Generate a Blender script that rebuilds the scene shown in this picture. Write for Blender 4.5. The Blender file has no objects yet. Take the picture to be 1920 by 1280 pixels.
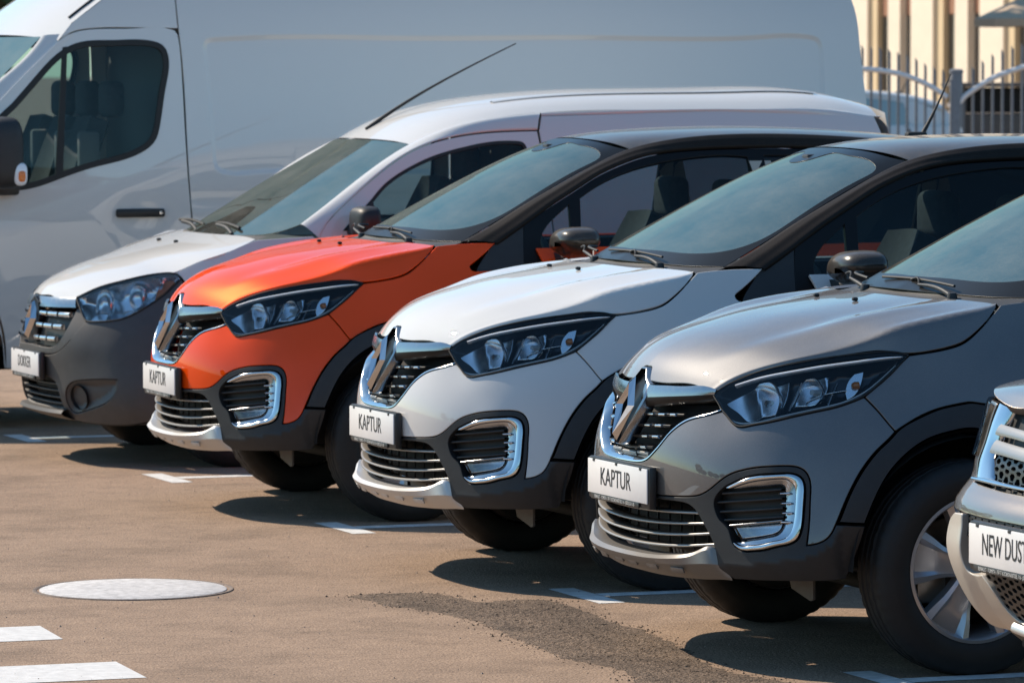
import bpy, bmesh, math, random
import numpy as np
from mathutils import Vector, Matrix
from mathutils.geometry import delaunay_2d_cdt
random.seed(7); rng = np.random.default_rng(7)
S = bpy.context.scene
COL = S.collection
# ------------------------------------------------------------------ camera
cam = bpy.data.cameras.new('camera'); camo = bpy.data.objects.new('camera', cam); COL.objects.link(camo)
CY, CP, CR = .353146, -.0555417, -.000581
CPOS = Vector((5.73478, 14.56997, 1.88952))
fw = Vector((-math.sin(CY)*math.cos(CP), -math.cos(CY)*math.cos(CP), math.sin(CP)))
r0 = Vector((-math.cos(CY), math.sin(CY), 0)); u0 = r0.cross(fw)
rt = math.cos(CR)*r0+math.sin(CR)*u0; up = math.cos(CR)*u0-math.sin(CR)*r0
camo.matrix_world = Matrix(((rt.x, up.x, -fw.x, CPOS.x), (rt.y, up.y, -fw.y, CPOS.y), (rt.z, up.z, -fw.z, CPOS.z), (0, 0, 0, 1)))
cam.sensor_fit = 'HORIZONTAL'; cam.sensor_width = 36; cam.lens = 9097.487/1920*36
cam.clip_start = .5; cam.clip_end = 3000
cam.dof.use_dof = True; cam.dof.focus_distance = 15.4; cam.dof.aperture_fstop = 11
S.camera = camo
# ------------------------------------------------------------------ sky, sun, exposure
SUNV = Vector((.62, -.92, 1.0)).normalized()
wld = bpy.data.worlds.new('World'); S.world = wld; wld.use_nodes = True
wn = wld.node_tree.nodes; bg = wn['Background']
sky = wn.new('ShaderNodeTexSky'); sky.sky_type = 'NISHITA'; sky.sun_disc = False
sky.sun_elevation = math.asin(SUNV.z); sky.sun_rotation = math.atan2(SUNV.x, SUNV.y)
sky.air_density = 1.0; sky.dust_density = .35; sky.ozone_density = 1.6
wb = wn.new('ShaderNodeVectorMath'); wb.operation = 'MULTIPLY'; wb.inputs[1].default_value = (.80, 1.10, 1.17)   # white balance of the daylight
wld.node_tree.links.new(sky.outputs['Color'], wb.inputs[0]); wld.node_tree.links.new(wb.outputs[0], bg.inputs['Color']); bg.inputs['Strength'].default_value = .118
sun = bpy.data.lights.new('sun', 'SUN'); suno = bpy.data.objects.new('sun', sun); COL.objects.link(suno)
sun.energy = 5.0; sun.angle = math.radians(.53); sun.color = (1, .86, .69)
suno.rotation_euler = SUNV.to_track_quat('Z', 'Y').to_euler(); suno.location = (0, 0, 30)
S.view_settings.view_transform = 'Standard'; S.view_settings.look = 'None'
S.view_settings.gamma = 1; S.view_settings.exposure = .28; S.view_settings.use_curve_mapping = False
S.cycles.max_bounces = 10; S.cycles.transparent_max_bounces = 16; S.cycles.glossy_bounces = 6
S.cycles.sample_clamp_indirect = 6; S.cycles.caustics_reflective = False; S.cycles.caustics_refractive = False
# ------------------------------------------------------------------ materials
def newmat(name):
    m = bpy.data.materials.new(name); m.use_nodes = True
    return m, m.node_tree.nodes, m.node_tree.links, m.node_tree.nodes['Principled BSDF']
def setp(b, **k):
    for n, v in k.items():
        b.inputs[n.replace('_', ' ')].default_value = v if not isinstance(v, tuple) else (*v, 1)
def mat(name, col, rough=.5, metal=0., coat=0., noise=0., nscale=20., rnoise=0., bump=0., bscale=300., spec=.5, coatr=.03, stretch=None):
    m, n, l, b = newmat(name)
    setp(b, Base_Color=tuple(col), Roughness=rough, Metallic=metal, Coat_Weight=coat, Coat_Roughness=coatr, Specular_IOR_Level=spec)
    if noise or rnoise or bump:
        tc = n.new('ShaderNodeTexCoord')
    if noise or rnoise:
        t = n.new('ShaderNodeTexNoise'); t.inputs['Scale'].default_value = nscale; t.inputs['Detail'].default_value = 7; t.inputs['Roughness'].default_value = .65
        l.new(tc.outputs['Object'], t.inputs['Vector'])
        if noise:
            r = n.new('ShaderNodeMapRange'); r.inputs[1].default_value = .3; r.inputs[2].default_value = .7; r.inputs[3].default_value = 1-noise; r.inputs[4].default_value = 1+noise
            l.new(t.outputs['Fac'], r.inputs[0])
            mx = n.new('ShaderNodeVectorMath'); mx.operation = 'SCALE'; mx.inputs[0].default_value = tuple(col); l.new(r.outputs[0], mx.inputs['Scale'])
            l.new(mx.outputs[0], b.inputs['Base Color'])
        if rnoise:
            r = n.new('ShaderNodeMapRange'); r.inputs[1].default_value = .3; r.inputs[2].default_value = .7; r.inputs[3].default_value = max(.02, rough-rnoise); r.inputs[4].default_value = rough+rnoise
            l.new(t.outputs['Fac'], r.inputs[0]); l.new(r.outputs[0], b.inputs['Roughness'])
    if bump:
        t = n.new('ShaderNodeTexNoise'); t.inputs['Scale'].default_value = bscale; t.inputs['Detail'].default_value = 4
        l.new(tc.outputs['Object'], t.inputs['Vector'])
        bp = n.new('ShaderNodeBump'); bp.inputs['Strength'].default_value = bump; bp.inputs['Distance'].default_value = .002
        l.new(t.outputs['Fac'], bp.inputs['Height']); l.new(bp.outputs[0], b.inputs['Normal'])
    return m
def dusty(name, col, rough, metal, coat, dust, dcol=(.30, .25, .20), flake=0., coatr=.02, spec=.5, cior=1.5):
    """car paint with a film of road dust that lies thicker on faces that look up"""
    m, n, l, b = newmat(name)
    setp(b, Base_Color=tuple(col), Roughness=rough, Metallic=metal, Coat_Weight=coat, Coat_Roughness=coatr, Specular_IOR_Level=spec)
    b.inputs['Coat IOR'].default_value = cior
    tc = n.new('ShaderNodeTexCoord'); g = n.new('ShaderNodeNewGeometry'); sx = n.new('ShaderNodeSeparateXYZ'); l.new(g.outputs['Normal'], sx.inputs[0])
    t = n.new('ShaderNodeTexNoise'); t.inputs['Scale'].default_value = 9; t.inputs['Detail'].default_value = 9; t.inputs['Roughness'].default_value = .7
    t2 = n.new('ShaderNodeTexNoise'); t2.inputs['Scale'].default_value = 260; t2.inputs['Detail'].default_value = 3
    l.new(tc.outputs['Object'], t.inputs['Vector']); l.new(tc.outputs['Object'], t2.inputs['Vector'])
    a = n.new('ShaderNodeMapRange'); a.inputs[1].default_value = -.2; a.inputs[2].default_value = .9; a.inputs[3].default_value = .25*dust; a.inputs[4].default_value = dust
    l.new(sx.outputs['Z'], a.inputs[0])
    c = n.new('ShaderNodeMapRange'); c.inputs[1].default_value = .3; c.inputs[2].default_value = .7; c.inputs[3].default_value = .6; c.inputs[4].default_value = 1.3
    l.new(t.outputs['Fac'], c.inputs[0])
    d = n.new('ShaderNodeMapRange'); d.inputs[1].default_value = .4; d.inputs[2].default_value = .72; d.inputs[3].default_value = .8; d.inputs[4].default_value = 1.7
    l.new(t2.outputs['Fac'], d.inputs[0])
    m1 = n.new('ShaderNodeMath'); m1.operation = 'MULTIPLY'; l.new(a.outputs[0], m1.inputs[0]); l.new(c.outputs[0], m1.inputs[1])
    m2 = n.new('ShaderNodeMath'); m2.operation = 'MULTIPLY'; m2.use_clamp = True; l.new(m1.outputs[0], m2.inputs[0]); l.new(d.outputs[0], m2.inputs[1])
    df = n.new('ShaderNodeBsdfDiffuse'); df.inputs['Color'].default_value = (*dcol, 1)
    mx = n.new('ShaderNodeMixShader'); l.new(m2.outputs[0], mx.inputs[0]); l.new(b.outputs[0], mx.inputs[1]); l.new(df.outputs[0], mx.inputs[2])
    l.new(mx.outputs[0], n['Material Output'].inputs['Surface'])
    if flake:
        v = n.new('ShaderNodeTexVoronoi'); v.inputs['Scale'].default_value = 1400; l.new(tc.outputs['Object'], v.inputs['Vector'])
        mg = n.new('ShaderNodeVectorMath'); mg.operation = 'MULTIPLY_ADD'; mg.inputs[1].default_value = (flake,)*3; mg.inputs[2].default_value = (-flake/2,)*3
        l.new(v.outputs['Color'], mg.inputs[0])
        ad = n.new('ShaderNodeVectorMath'); ad.operation = 'ADD'; l.new(mg.outputs[0], ad.inputs[0]); l.new(g.outputs['Normal'], ad.inputs[1])
        nm = n.new('ShaderNodeVectorMath'); nm.operation = 'NORMALIZE'; l.new(ad.outputs[0], nm.inputs[0]); l.new(nm.outputs[0], b.inputs['Normal'])
    return m
def glass(name, tint, dust=0., dcol=(.33, .31, .28), rough=.0, refl=(1, 1, 1)):
    m, n, l, b = newmat(name); n.remove(b)
    tr = n.new('ShaderNodeBsdfTransparent'); tr.inputs['Color'].default_value = (*tint, 1)
    gl = n.new('ShaderNodeBsdfGlossy'); gl.inputs['Roughness'].default_value = rough; gl.inputs['Color'].default_value = (*refl, 1)
    fr = n.new('ShaderNodeFresnel'); fr.inputs['IOR'].default_value = 1.55
    mx = n.new('ShaderNodeMixShader'); l.new(fr.outputs[0], mx.inputs[0]); l.new(tr.outputs[0], mx.inputs[1]); l.new(gl.outputs[0], mx.inputs[2])
    out = mx
    if dust:
        tc = n.new('ShaderNodeTexCoord'); t = n.new('ShaderNodeTexNoise'); t.inputs['Scale'].default_value = 5; t.inputs['Detail'].default_value = 10; t.inputs['Roughness'].default_value = .72
        l.new(tc.outputs['Object'], t.inputs['Vector'])
        t2 = n.new('ShaderNodeTexNoise'); t2.inputs['Scale'].default_value = 190; t2.inputs['Detail'].default_value = 2; l.new(tc.outputs['Object'], t2.inputs['Vector'])
        a = n.new('ShaderNodeMapRange'); a.inputs[1].default_value = .3; a.inputs[2].default_value = .75; a.inputs[3].default_value = .25*dust; a.inputs[4].default_value = 1.9*dust; l.new(t.outputs['Fac'], a.inputs[0])
        c = n.new('ShaderNodeMapRange'); c.inputs[1].default_value = .45; c.inputs[2].default_value = .75; c.inputs[3].default_value = .85; c.inputs[4].default_value = 1.6; l.new(t2.outputs['Fac'], c.inputs[0])
        mm = n.new('ShaderNodeMath'); mm.operation = 'MULTIPLY'; mm.use_clamp = True; l.new(a.outputs[0], mm.inputs[0]); l.new(c.outputs[0], mm.inputs[1])
        df = n.new('ShaderNodeBsdfDiffuse'); df.inputs['Color'].default_value = (*dcol, 1)
        m2 = n.new('ShaderNodeMixShader'); l.new(mm.outputs[0], m2.inputs[0]); l.new(mx.outputs[0], m2.inputs[1]); l.new(df.outputs[0], m2.inputs[2]); out = m2
    l.new(out.outputs[0], n['Material Output'].inputs['Surface'])
    return m
M = {}
M['orange'] = dusty('orange_paint', (.88, .072, .001), .42, .22, .65, .0, spec=0., coatr=.0, cior=1.62, flake=.06)
M['white'] = dusty('white_paint', (.68, .668, .65), .45, 0., 1., .03, spec=0., coatr=.0, cior=1.62)
M['grey'] = dusty('grey_paint', (.118, .115, .116), .55, .75, 1., .13, dcol=(.36, .33, .31), flake=.09, coatr=.0, cior=1.8)
M['blackroof'] = dusty('black_roof_paint', (.010, .010, .010), .3, 0., .6, .20, spec=.2)
M['blackpillar'] = dusty('black_pillar_paint', (.009, .008, .008), .45, 0., .0, .07, dcol=(.24, .19, .15), spec=.12)
M['plastic'] = mat('black_plastic', (.022, .023, .025), .55, noise=.12, nscale=30, bump=.25, bscale=900)
M['pl_dark'] = mat('dark_plastic', (.013, .013, .014), .5)
M['gloss_black'] = mat('gloss_black_plastic', (.008, .008, .009), .35, coat=.0, spec=.2)
M['grey_plastic'] = mat('grey_bumper_plastic', (.066, .062, .060), .52, noise=.1, nscale=15, bump=.2, bscale=900)
M['silver'] = dusty('silver_plastic', (.56, .555, .55), .40, .55, .2, .04, coatr=.2)
M['silver_g'] = dusty('dark_silver_plastic', (.22, .213, .207), .40, .55, .2, .08, coatr=.2)
M['frit'] = mat('windscreen_print', (.010, .010, .010), .3, spec=.2)
M['tail'] = mat('tail_lamp_red', (.45, .012, .01), .15, coat=1.)
M['slat'] = dusty('satin_grey_slat', (.30, .30, .30), .33, .7, .1, .22, dcol=(.42, .36, .29))
M['chrome'] = mat('chrome', (.66, .66, .665), .09, metal=1., rnoise=.03, nscale=40)
M['satin'] = mat('satin_chrome', (.30, .315, .335), .22, metal=1., rnoise=.05, nscale=60)
M['reflector'] = mat('lamp_reflector', (.92, .93, .95), .26, metal=1.)
M['lampblack'] = mat('lamp_housing', (.035, .037, .042), .28, metal=.7, coat=.3)
M['lampgrey'] = mat('lamp_inner_bezel', (.42, .44, .47), .18, metal=.9)
M['lightguide'] = mat('lamp_light_guide', (.82, .86, .90), .2, coat=1.)
M['amber'] = mat('amber_bulb', (.75, .20, .03), .25, coat=.5)
M['lens'] = glass('headlamp_lens', (.95, .96, .97), refl=(.55, .58, .60))
M['wind'] = glass('windscreen_glass', (.66, .76, .73), dust=.11, dcol=(.42, .41, .37), refl=(.35, .40, .32))
M['side'] = glass('side_glass', (.50, .61, .63), dust=.01, refl=(.34, .42, .44))
M['side_dark'] = glass('tinted_glass', (.16, .19, .2), dust=.01, refl=(.34, .42, .44))
M['pale_glass'] = mat('pale_car_glass', (.30, .40, .42), .15)
M['tyre'] = mat('tyre_rubber', (.013, .0125, .0125), .7, noise=.25, nscale=14, bump=.3, bscale=200)
M['rim'] = mat('alloy_rim', (.46, .47, .50), .3, metal=.7, coat=.6, noise=.04)
M['disc'] = mat('brake_disc', (.25, .23, .21), .4, metal=.9, noise=.2)
M['rubber'] = mat('rubber', (.012, .012, .012), .6)
M['plate'] = mat('plate_white', (.74, .73, .73), .35, noise=.03, nscale=12)
M['ink'] = mat('plate_lettering', (.02, .02, .022), .5)
M['frame'] = mat('plate_frame', (.02, .02, .021), .4)
M['frametext'] = mat('plate_frame_lettering', (.6, .6, .58), .5)
M['under'] = mat('underbody', (.012, .012, .012), .8)
M['liner'] = mat('wheel_liner', (.010, .010, .010), .85)
M['deflector'] = mat('air_deflector_plastic', (.07, .062, .055), .6, noise=.15)
M['dash'] = mat('dashboard_plastic', (.10, .105, .105), .6)
M['seat'] = mat('seat_fabric', (.06, .062, .066), .9, noise=.2, nscale=40)
M['seatgrey'] = mat('seat_light_fabric', (.20, .20, .20), .9)
M['trim'] = mat('cabin_lining', (.34, .34, .32), .9)
M['dot'] = mat('red_paint_dot', (.5, .02, .02), .5)
# ------------------------------------------------------------------ tools
def ncs(t, q):
    """weights of a natural cubic spline through knots t, read at q"""
    t = np.asarray(t, float); q = np.asarray(q, float); n = len(t); h = np.diff(t)
    A = np.zeros((n, n)); B = np.zeros((n, n)); A[0, 0] = A[-1, -1] = 1
    for i in range(1, n-1):
        A[i, i-1] = h[i-1]; A[i, i] = 2*(h[i-1]+h[i]); A[i, i+1] = h[i]
        B[i, i-1] = 6/h[i-1]; B[i, i] = -6/h[i-1]-6/h[i]; B[i, i+1] = 6/h[i]
    K = np.linalg.solve(A, B)
    k = np.clip(np.searchsorted(t, q)-1, 0, n-2); hk = h[k]; a = (t[k+1]-q)/hk; b = 1-a
    W = np.zeros((len(q), n)); r = np.arange(len(q)); W[r, k] += a; W[r, k+1] += b
    c = ((a**3-a)*hk**2/6)[:, None]; d = ((b**3-b)*hk**2/6)[:, None]; out = (a < 0) | (b < 0); c[out] = 0; d[out] = 0
    W += c*K[k]+d*K[k+1]
    o = np.where(q < t[0])[0]
    if len(o): W[o] += (q[o]-t[0])[:, None]*(-(h[0]/6)*K[1])[None]
    o = np.where(q > t[-1])[0]
    if len(o): W[o] += (q[o]-t[-1])[:, None]*((h[-1]/6)*K[-2])[None]
    return W
class Surf:
    """smooth surface through a net of points; mirrored for u < 0 when sym"""
    def __init__(s, u, v, P, sym=True): s.u, s.v, s.P, s.sym = np.array(u, float), np.array(v, float), np.array(P, float), sym
    def at(s, uv):
        uv = np.atleast_2d(np.asarray(uv, float)); sg = np.where(uv[:, 0] < 0, -1., 1.) if s.sym else np.ones(len(uv))
        A = ncs(s.u, uv[:, 0]*sg); Bv = ncs(s.v, uv[:, 1])
        X = np.einsum('pj,pjk->pk', Bv, np.tensordot(A, s.P, (1, 0)))
        X[:, 1] *= sg
        return X
    def nor(s, uv, off=None):
        uv = np.atleast_2d(np.asarray(uv, float)); e = 2e-3
        f = (lambda q: s.at(q)) if off is None else (lambda q: s.at(q)+s.nor(q)*off(q)[:, None])
        n = np.cross(f(uv+[e, 0])-f(uv-[e, 0]), f(uv+[0, e])-f(uv-[0, e]))
        return n/np.maximum(np.linalg.norm(n, axis=1, keepdims=True), 1e-12)
def unit(a): return a/np.maximum(np.linalg.norm(a, axis=-1, keepdims=True), 1e-12)
def rs(pts, n):
    """n evenly spaced points on the smooth curve through pts"""
    p = np.array(pts, float); t = np.r_[0, np.cumsum(np.linalg.norm(np.diff(p, axis=0), axis=1))]
    if len(p) == 2: return p[0]+(p[1]-p[0])*np.linspace(0, 1, n)[:, None]
    q = ncs(t, np.linspace(0, t[-1], n*6))@p; tt = np.r_[0, np.cumsum(np.linalg.norm(np.diff(q, axis=0), axis=1))]
    return np.stack([np.interp(np.linspace(0, tt[-1], n), tt, q[:, i]) for i in range(p.shape[1])], 1)
def poly(pts, step=.01, closed=True):
    """outline given as (u, v) or (u, v, 'c') for a sharp corner -> dense outline, smooth between the corners"""
    P = [np.array(q[:2], float) for q in pts]; c = [i for i, q in enumerate(pts) if len(q) > 2]; n = len(P); out = []
    if closed:
        if not c: c = [0]
        runs = [[P[(c[k]+j) % n] for j in range(((c[(k+1) % len(c)]-c[k]-1) % n)+2)] for k in range(len(c))]
    else:
        c = sorted(set([0]+c+[n-1])); runs = [P[c[k]:c[k+1]+1] for k in range(len(c)-1)]
    for rn in runs:
        rn = [q for i, q in enumerate(rn) if i == 0 or np.linalg.norm(q-rn[i-1]) > 1e-6]
        L = sum(np.linalg.norm(rn[i+1]-rn[i]) for i in range(len(rn)-1)); m = max(2, int(math.ceil(L/step))+1)
        out.append(rs(rn, m)[:-1])
    if not closed: out.append(P[-1][None])
    return np.concatenate(out)
def inpoly(q, P):
    x, y = q[:, 0][:, None], q[:, 1][:, None]; a, b = P, np.roll(P, -1, 0)
    cr = ((a[:, 1] > y) != (b[:, 1] > y)) & (x < (b[:, 0]-a[:, 0])*(y-a[:, 1])/np.where(b[:, 1] == a[:, 1], 1e-12, b[:, 1]-a[:, 1])+a[:, 0])
    return cr.sum(1) % 2 == 1
def area2(P): return (P[:, 0]*np.roll(P[:, 1], -1)-np.roll(P[:, 0], -1)*P[:, 1]).sum()
def inset(P, d):
    """move an outline inwards by d"""
    s = 1 if area2(P) > 0 else -1
    e = unit(np.roll(P, -1, 0)-P); n = np.stack([-e[:, 1], e[:, 0]], 1)*s; m = n+np.roll(n, 1, 0)
    return P+m*(2*d/np.maximum((m*m).sum(1, keepdims=True), .6))
def dist2(q, P):
    d = np.full(len(q), 9.); Q = np.roll(P, -1, 0)
    for a, b in zip(P, Q):
        e = b-a; t = np.clip(((q-a)@e)/max(e@e, 1e-12), 0, 1); d = np.minimum(d, np.linalg.norm(q-a-t[:, None]*e, axis=1))
    return d
def link(name, me, mats, parent=None, smooth=True):
    o = bpy.data.objects.new(name, me); COL.objects.link(o)
    for m in (mats if isinstance(mats, (list, tuple)) else [mats]): me.materials.append(M[m] if isinstance(m, str) else m)
    if smooth and len(me.polygons): me.polygons.foreach_set('use_smooth', [True]*len(me.polygons))
    if parent: o.parent = parent
    return o
def mesh(name, V, F, mats, parent=None, N=None, smooth=True, mi=None):
    me = bpy.data.meshes.new(name); me.from_pydata([tuple(map(float, v)) for v in V], [], [tuple(map(int, f)) for f in F])
    o = link(name, me, mats, parent, smooth)
    if mi is not None: me.polygons.foreach_set('material_index', mi)
    if N is not None: me.normals_split_custom_set_from_vertices([tuple(map(float, n)) for n in N])
    return o
def panel(name, surf, outline, m, parent, holes=(), off=0., grid=.022, flange=.012, gap=.0016, bev=.0025, mirror=False, step=.01, extra=None):
    """a trimmed piece of a surface with a rounded, turned-in edge"""
    offf = off if callable(off) else (lambda q: np.full(len(q), float(off)))
    O = inset(poly(outline, step) if not isinstance(outline, np.ndarray) else outline, gap)
    HS = [inset(poly(h, step) if not isinstance(h, np.ndarray) else h, -gap) for h in holes]
    loops = [O]+HS; ins = [inset(O, bev)]+[inset(h, -bev) for h in HS]
    lo, hi = O.min(0), O.max(0); gx = np.arange(lo[0], hi[0], grid); gy = np.arange(lo[1], hi[1], grid*.87)
    G = np.array([(x+(grid/2 if j % 2 else 0), y) for j, y in enumerate(gy) for x in gx])
    if extra is not None:
        e_ = np.concatenate(extra); G = np.concatenate([G[dist2(G, e_) > .02] if len(G) else G, e_])
    if len(G):
        k = inpoly(G, ins[0])
        for h in ins[1:]: k &= ~inpoly(G, h)
        G = G[k]
    if len(G):
        k = np.ones(len(G), bool)
        for h in ins: k &= dist2(G, h) > min(grid*.45, .009)
        G = G[k]
    V2 = []; E = []
    for h in ins:
        b = len(V2); V2 += [tuple(q) for q in h]; E += [(b+i, b+(i+1) % len(h)) for i in range(len(h))]
    nb = len(V2); V2 += [tuple(q) for q in G]
    rv, re, rf, ov, oe, of = delaunay_2d_cdt([Vector(q) for q in V2], E, [], 0, 1e-7)
    R = np.array([tuple(q) for q in rv]); F = np.array([list(f) for f in rf if len(f) == 3])
    c = R[F].mean(1); k = inpoly(c, ins[0])
    for h in ins[1:]: k &= ~inpoly(c, h)
    F = F[k]; a = R[F]; ar = (a[:, 1, 0]-a[:, 0, 0])*(a[:, 2, 1]-a[:, 0, 1])-(a[:, 1, 1]-a[:, 0, 1])*(a[:, 2, 0]-a[:, 0, 0]); F = F[abs(ar) > 1e-10]
    const = not callable(off)
    Nn = surf.nor(R) if const else surf.nor(R, offf); V = surf.at(R)+surf.nor(R)*offf(R)[:, None]
    # wind the faces to the normal
    fn = np.cross(V[F[:, 1]]-V[F[:, 0]], V[F[:, 2]]-V[F[:, 0]]); fl = (fn*Nn[F].mean(1)).sum(1) < 0; F[fl] = F[fl][:, ::-1]
    VV = [V]; NN = [Nn]; FF = [tuple(f) for f in F]; base = len(V)
    for h, hi_ in zip(loops, ins):
        n = len(h); nn = surf.nor(h); p0 = surf.at(hi_)+surf.nor(hi_)*offf(hi_)[:, None]; p1 = surf.at(h)+nn*(offf(h)-bev*.8)[:, None]; p2 = p1-nn*flange
        w = unit(p1-p0+nn*bev*.8); n0 = surf.nor(hi_) if const else surf.nor(hi_, offf)
        VV += [p0, p1, p1, p2]; NN += [n0, unit(nn+1.6*w), w, w]
        tst = np.cross(p0[1]-p0[0], p1[0]-p0[0])@nn[0] > 0
        for r_ in (0, 2):
            for i in range(n):
                j = (i+1) % n; q = (base+r_*n+i, base+r_*n+j, base+(r_+1)*n+j, base+(r_+1)*n+i); FF.append(q if tst else q[::-1])
        base += 4*n
    VV = np.concatenate(VV); NN = np.concatenate(NN)
    o = mesh(name, VV, FF, m, parent, NN)
    if mirror: return o, mesh(name, VV*[1, -1, 1], [f[::-1] for f in FF], m, parent, NN*[1, -1, 1])
    return o
def grid_faces(a, b, wrap_a=False, wrap_b=False):
    return [(i*b+j, ((i+1) % a)*b+j, ((i+1) % a)*b+(j+1) % b, i*b+(j+1) % b) for i in range(a if wrap_a else a-1) for j in range(b if wrap_b else b-1)]
def loft(name, rows, m, parent, n=24, k=None, mirror=False, flip=False, thick=0., wrap=False):
    """skin over curves; k = rows after smoothing across"""
    R = np.stack([rs(r, n) if len(r) != n else np.array(r, float) for r in rows])
    if k and len(R) > 2:
        t = np.r_[0, np.cumsum(np.linalg.norm(np.diff(R, axis=0), axis=2).mean(1))]; R = np.tensordot(ncs(t, np.linspace(0, t[-1], k)), R, (1, 0))
    a = len(R); V = R.reshape(-1, 3); F = grid_faces(a, n, wrap_a=wrap)
    if thick:
        d = np.cross(np.gradient(R, axis=0), np.gradient(R, axis=1)); d = unit(d)*thick; b = a*n
        V = np.concatenate([V, (R-d).reshape(-1, 3)]); F2 = [tuple(b+q for q in f[::-1]) for f in F]
        rim = [j for j in range(n)]+[i*n+n-1 for i in range(1, a)]+[(a-1)*n+j for j in range(n-2, -1, -1)]+[i*n for i in range(a-2, 0, -1)]
        F = F+F2+[(rim[i], b+rim[i], b+rim[(i+1) % len(rim)], rim[(i+1) % len(rim)]) for i in range(len(rim))]
    if flip: F = [f[::-1] for f in F]
    o = mesh(name, V, F, m, parent)
    if thick: sharp(o, 40)
    if mirror:
        o2 = mesh(name, V*[1, -1, 1], [f[::-1] for f in F], m, parent)
        if thick: sharp(o2, 40)
        return o, o2
    return o
def sharp(o, deg=35):
    bm = bmesh.new(); bm.from_mesh(o.data)
    for e in bm.edges:
        e.smooth = not (len(e.link_faces) == 2 and e.calc_face_angle(0) > math.radians(deg))
    bm.to_mesh(o.data); bm.free(); return o
def strip(name, A, B, m, parent, n=40, bulge=.006, nrm=None, k=6, mirror=False, base=.0, closed=False):
    """moulding between two 3D curves, domed along nrm"""
    a = rs(A, n) if len(A) != n else np.array(A, float); b = rs(B, n) if len(B) != n else np.array(B, float)
    if callable(nrm): N_ = nrm((a+b)/2)
    else: N_ = np.tile(np.array(nrm, float), (n, 1))
    t = np.linspace(0, 1, k); rows = []
    for s in t: rows.append(a*(1-s)+b*s+N_*(base+bulge*(math.sqrt(max(0, 1-(2*s-1)**2)) if bulge > .002 else 1-(2*s-1)**2)))
    rows = [a-N_*.01+N_*base]+rows+[b-N_*.01+N_*base]
    V = np.concatenate(rows); F = grid_faces(len(rows), n, wrap_b=closed)
    if not closed:
        for e in (0, n-1): F.append(tuple(i*n+e for i in range(len(rows)))[::1 if e == 0 else -1])
    o = mesh(name, V, F, m, parent); fix(o)
    if mirror:
        o2 = mesh(name, V*[1, -1, 1], F, m, parent); fix(o2); return o, o2
    return o
def fix(o):
    bm = bmesh.new(); bm.from_mesh(o.data); bmesh.ops.remove_doubles(bm, verts=bm.verts, dist=1e-5); bmesh.ops.recalc_face_normals(bm, faces=bm.faces); bm.to_mesh(o.data); bm.free(); return sharp(o, 50)
def tube(name, path, r, m, parent=None, n=12, seg=8, cap=True):
    p = rs(path, n) if len(path) > 2 else np.array(path, float); n = len(p); V = []
    rr = np.interp(np.linspace(0, 1, n), np.linspace(0, 1, len(r)), r) if hasattr(r, '__len__') else np.full(n, r)
    for i in range(n):
        d = unit(p[min(i+1, n-1)]-p[max(i-1, 0)]); a = np.cross(d, [0, 0, 1.] if abs(d[2]) < .9 else [1., 0, 0]); a = unit(a); b = np.cross(d, a)
        V += [p[i]+rr[i]*(a*math.cos(t)+b*math.sin(t)) for t in np.linspace(0, 2*math.pi, seg, endpoint=False)]
    F = grid_faces(n, seg, wrap_b=True)
    if cap: F += [tuple(range(seg)), tuple((n-1)*seg+j for j in range(seg))[::-1]]
    return fix(mesh(name, V, F, m, parent))
def rbox(name, c, s, m, parent=None, bev=.004, seg=2, rot=None, smooth=True):
    bm = bmesh.new(); bmesh.ops.create_cube(bm, size=1); bmesh.ops.scale(bm, vec=s, verts=bm.verts)
    if bev: bmesh.ops.bevel(bm, geom=list(bm.edges), offset=min(bev, min(s)*.45), segments=seg, profile=.5, affect='EDGES')
    if rot is not None: bmesh.ops.rotate(bm, cent=(0, 0, 0), matrix=Matrix.Rotation(rot[0], 3, rot[1]), verts=bm.verts)
    bmesh.ops.translate(bm, vec=c, verts=bm.verts); me = bpy.data.meshes.new(name); bm.to_mesh(me); bm.free()
    return sharp(link(name, me, m, parent, smooth), 40)
def prism(name, pts, axis, a, b, m, parent=None, bev=.0):
    """outline pushed along an axis (0, 1 or 2) from a to b"""
    n = len(pts); idx = [i for i in range(3) if i != axis]; V = []
    for h in (a, b):
        for q in pts:
            v = [0, 0, 0]; v[axis] = h; v[idx[0]], v[idx[1]] = q[0], q[1]; V.append(v)
    F = [tuple(range(n)), tuple(range(2*n-1, n-1, -1))]+[(i, (i+1) % n, n+(i+1) % n, n+i) for i in range(n)]
    o = mesh(name, V, F, m, parent, smooth=False); bm = bmesh.new(); bm.from_mesh(o.data); bmesh.ops.recalc_face_normals(bm, faces=bm.faces)
    if bev: bmesh.ops.bevel(bm, geom=list(bm.edges), offset=bev, segments=2, profile=.5, affect='EDGES')
    bm.to_mesh(o.data); bm.free(); return o
def lathe(name, prof, m, parent=None, seg=48, axis='y', loc=(0, 0, 0), mi=None):
    """profile of (radius, along the axis)"""
    V = []
    for t in np.linspace(0, 2*math.pi, seg, endpoint=False):
        for r, h in prof:
            V.append((loc[0]+r*math.cos(t), loc[1]+h, loc[2]+r*math.sin(t)) if axis == 'y' else (loc[0]+h, loc[1]+r*math.cos(t), loc[2]+r*math.sin(t)) if axis == 'x' else (loc[0]+r*math.cos(t), loc[1]+r*math.sin(t), loc[2]+h))
    return fix(mesh(name, V, grid_faces(seg, len(prof), wrap_a=True), m, parent))
def empty(name, loc=(0, 0, 0), rz=0., label=None, cat=None, group=None, parent=None):
    o = bpy.data.objects.new(name, None); COL.objects.link(o); o.location = loc; o.rotation_euler = (0, 0, rz)
    if label: o['label'] = label
    if cat: o['category'] = cat
    if group: o['group'] = group
    if parent: o.parent = parent
    return o
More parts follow.
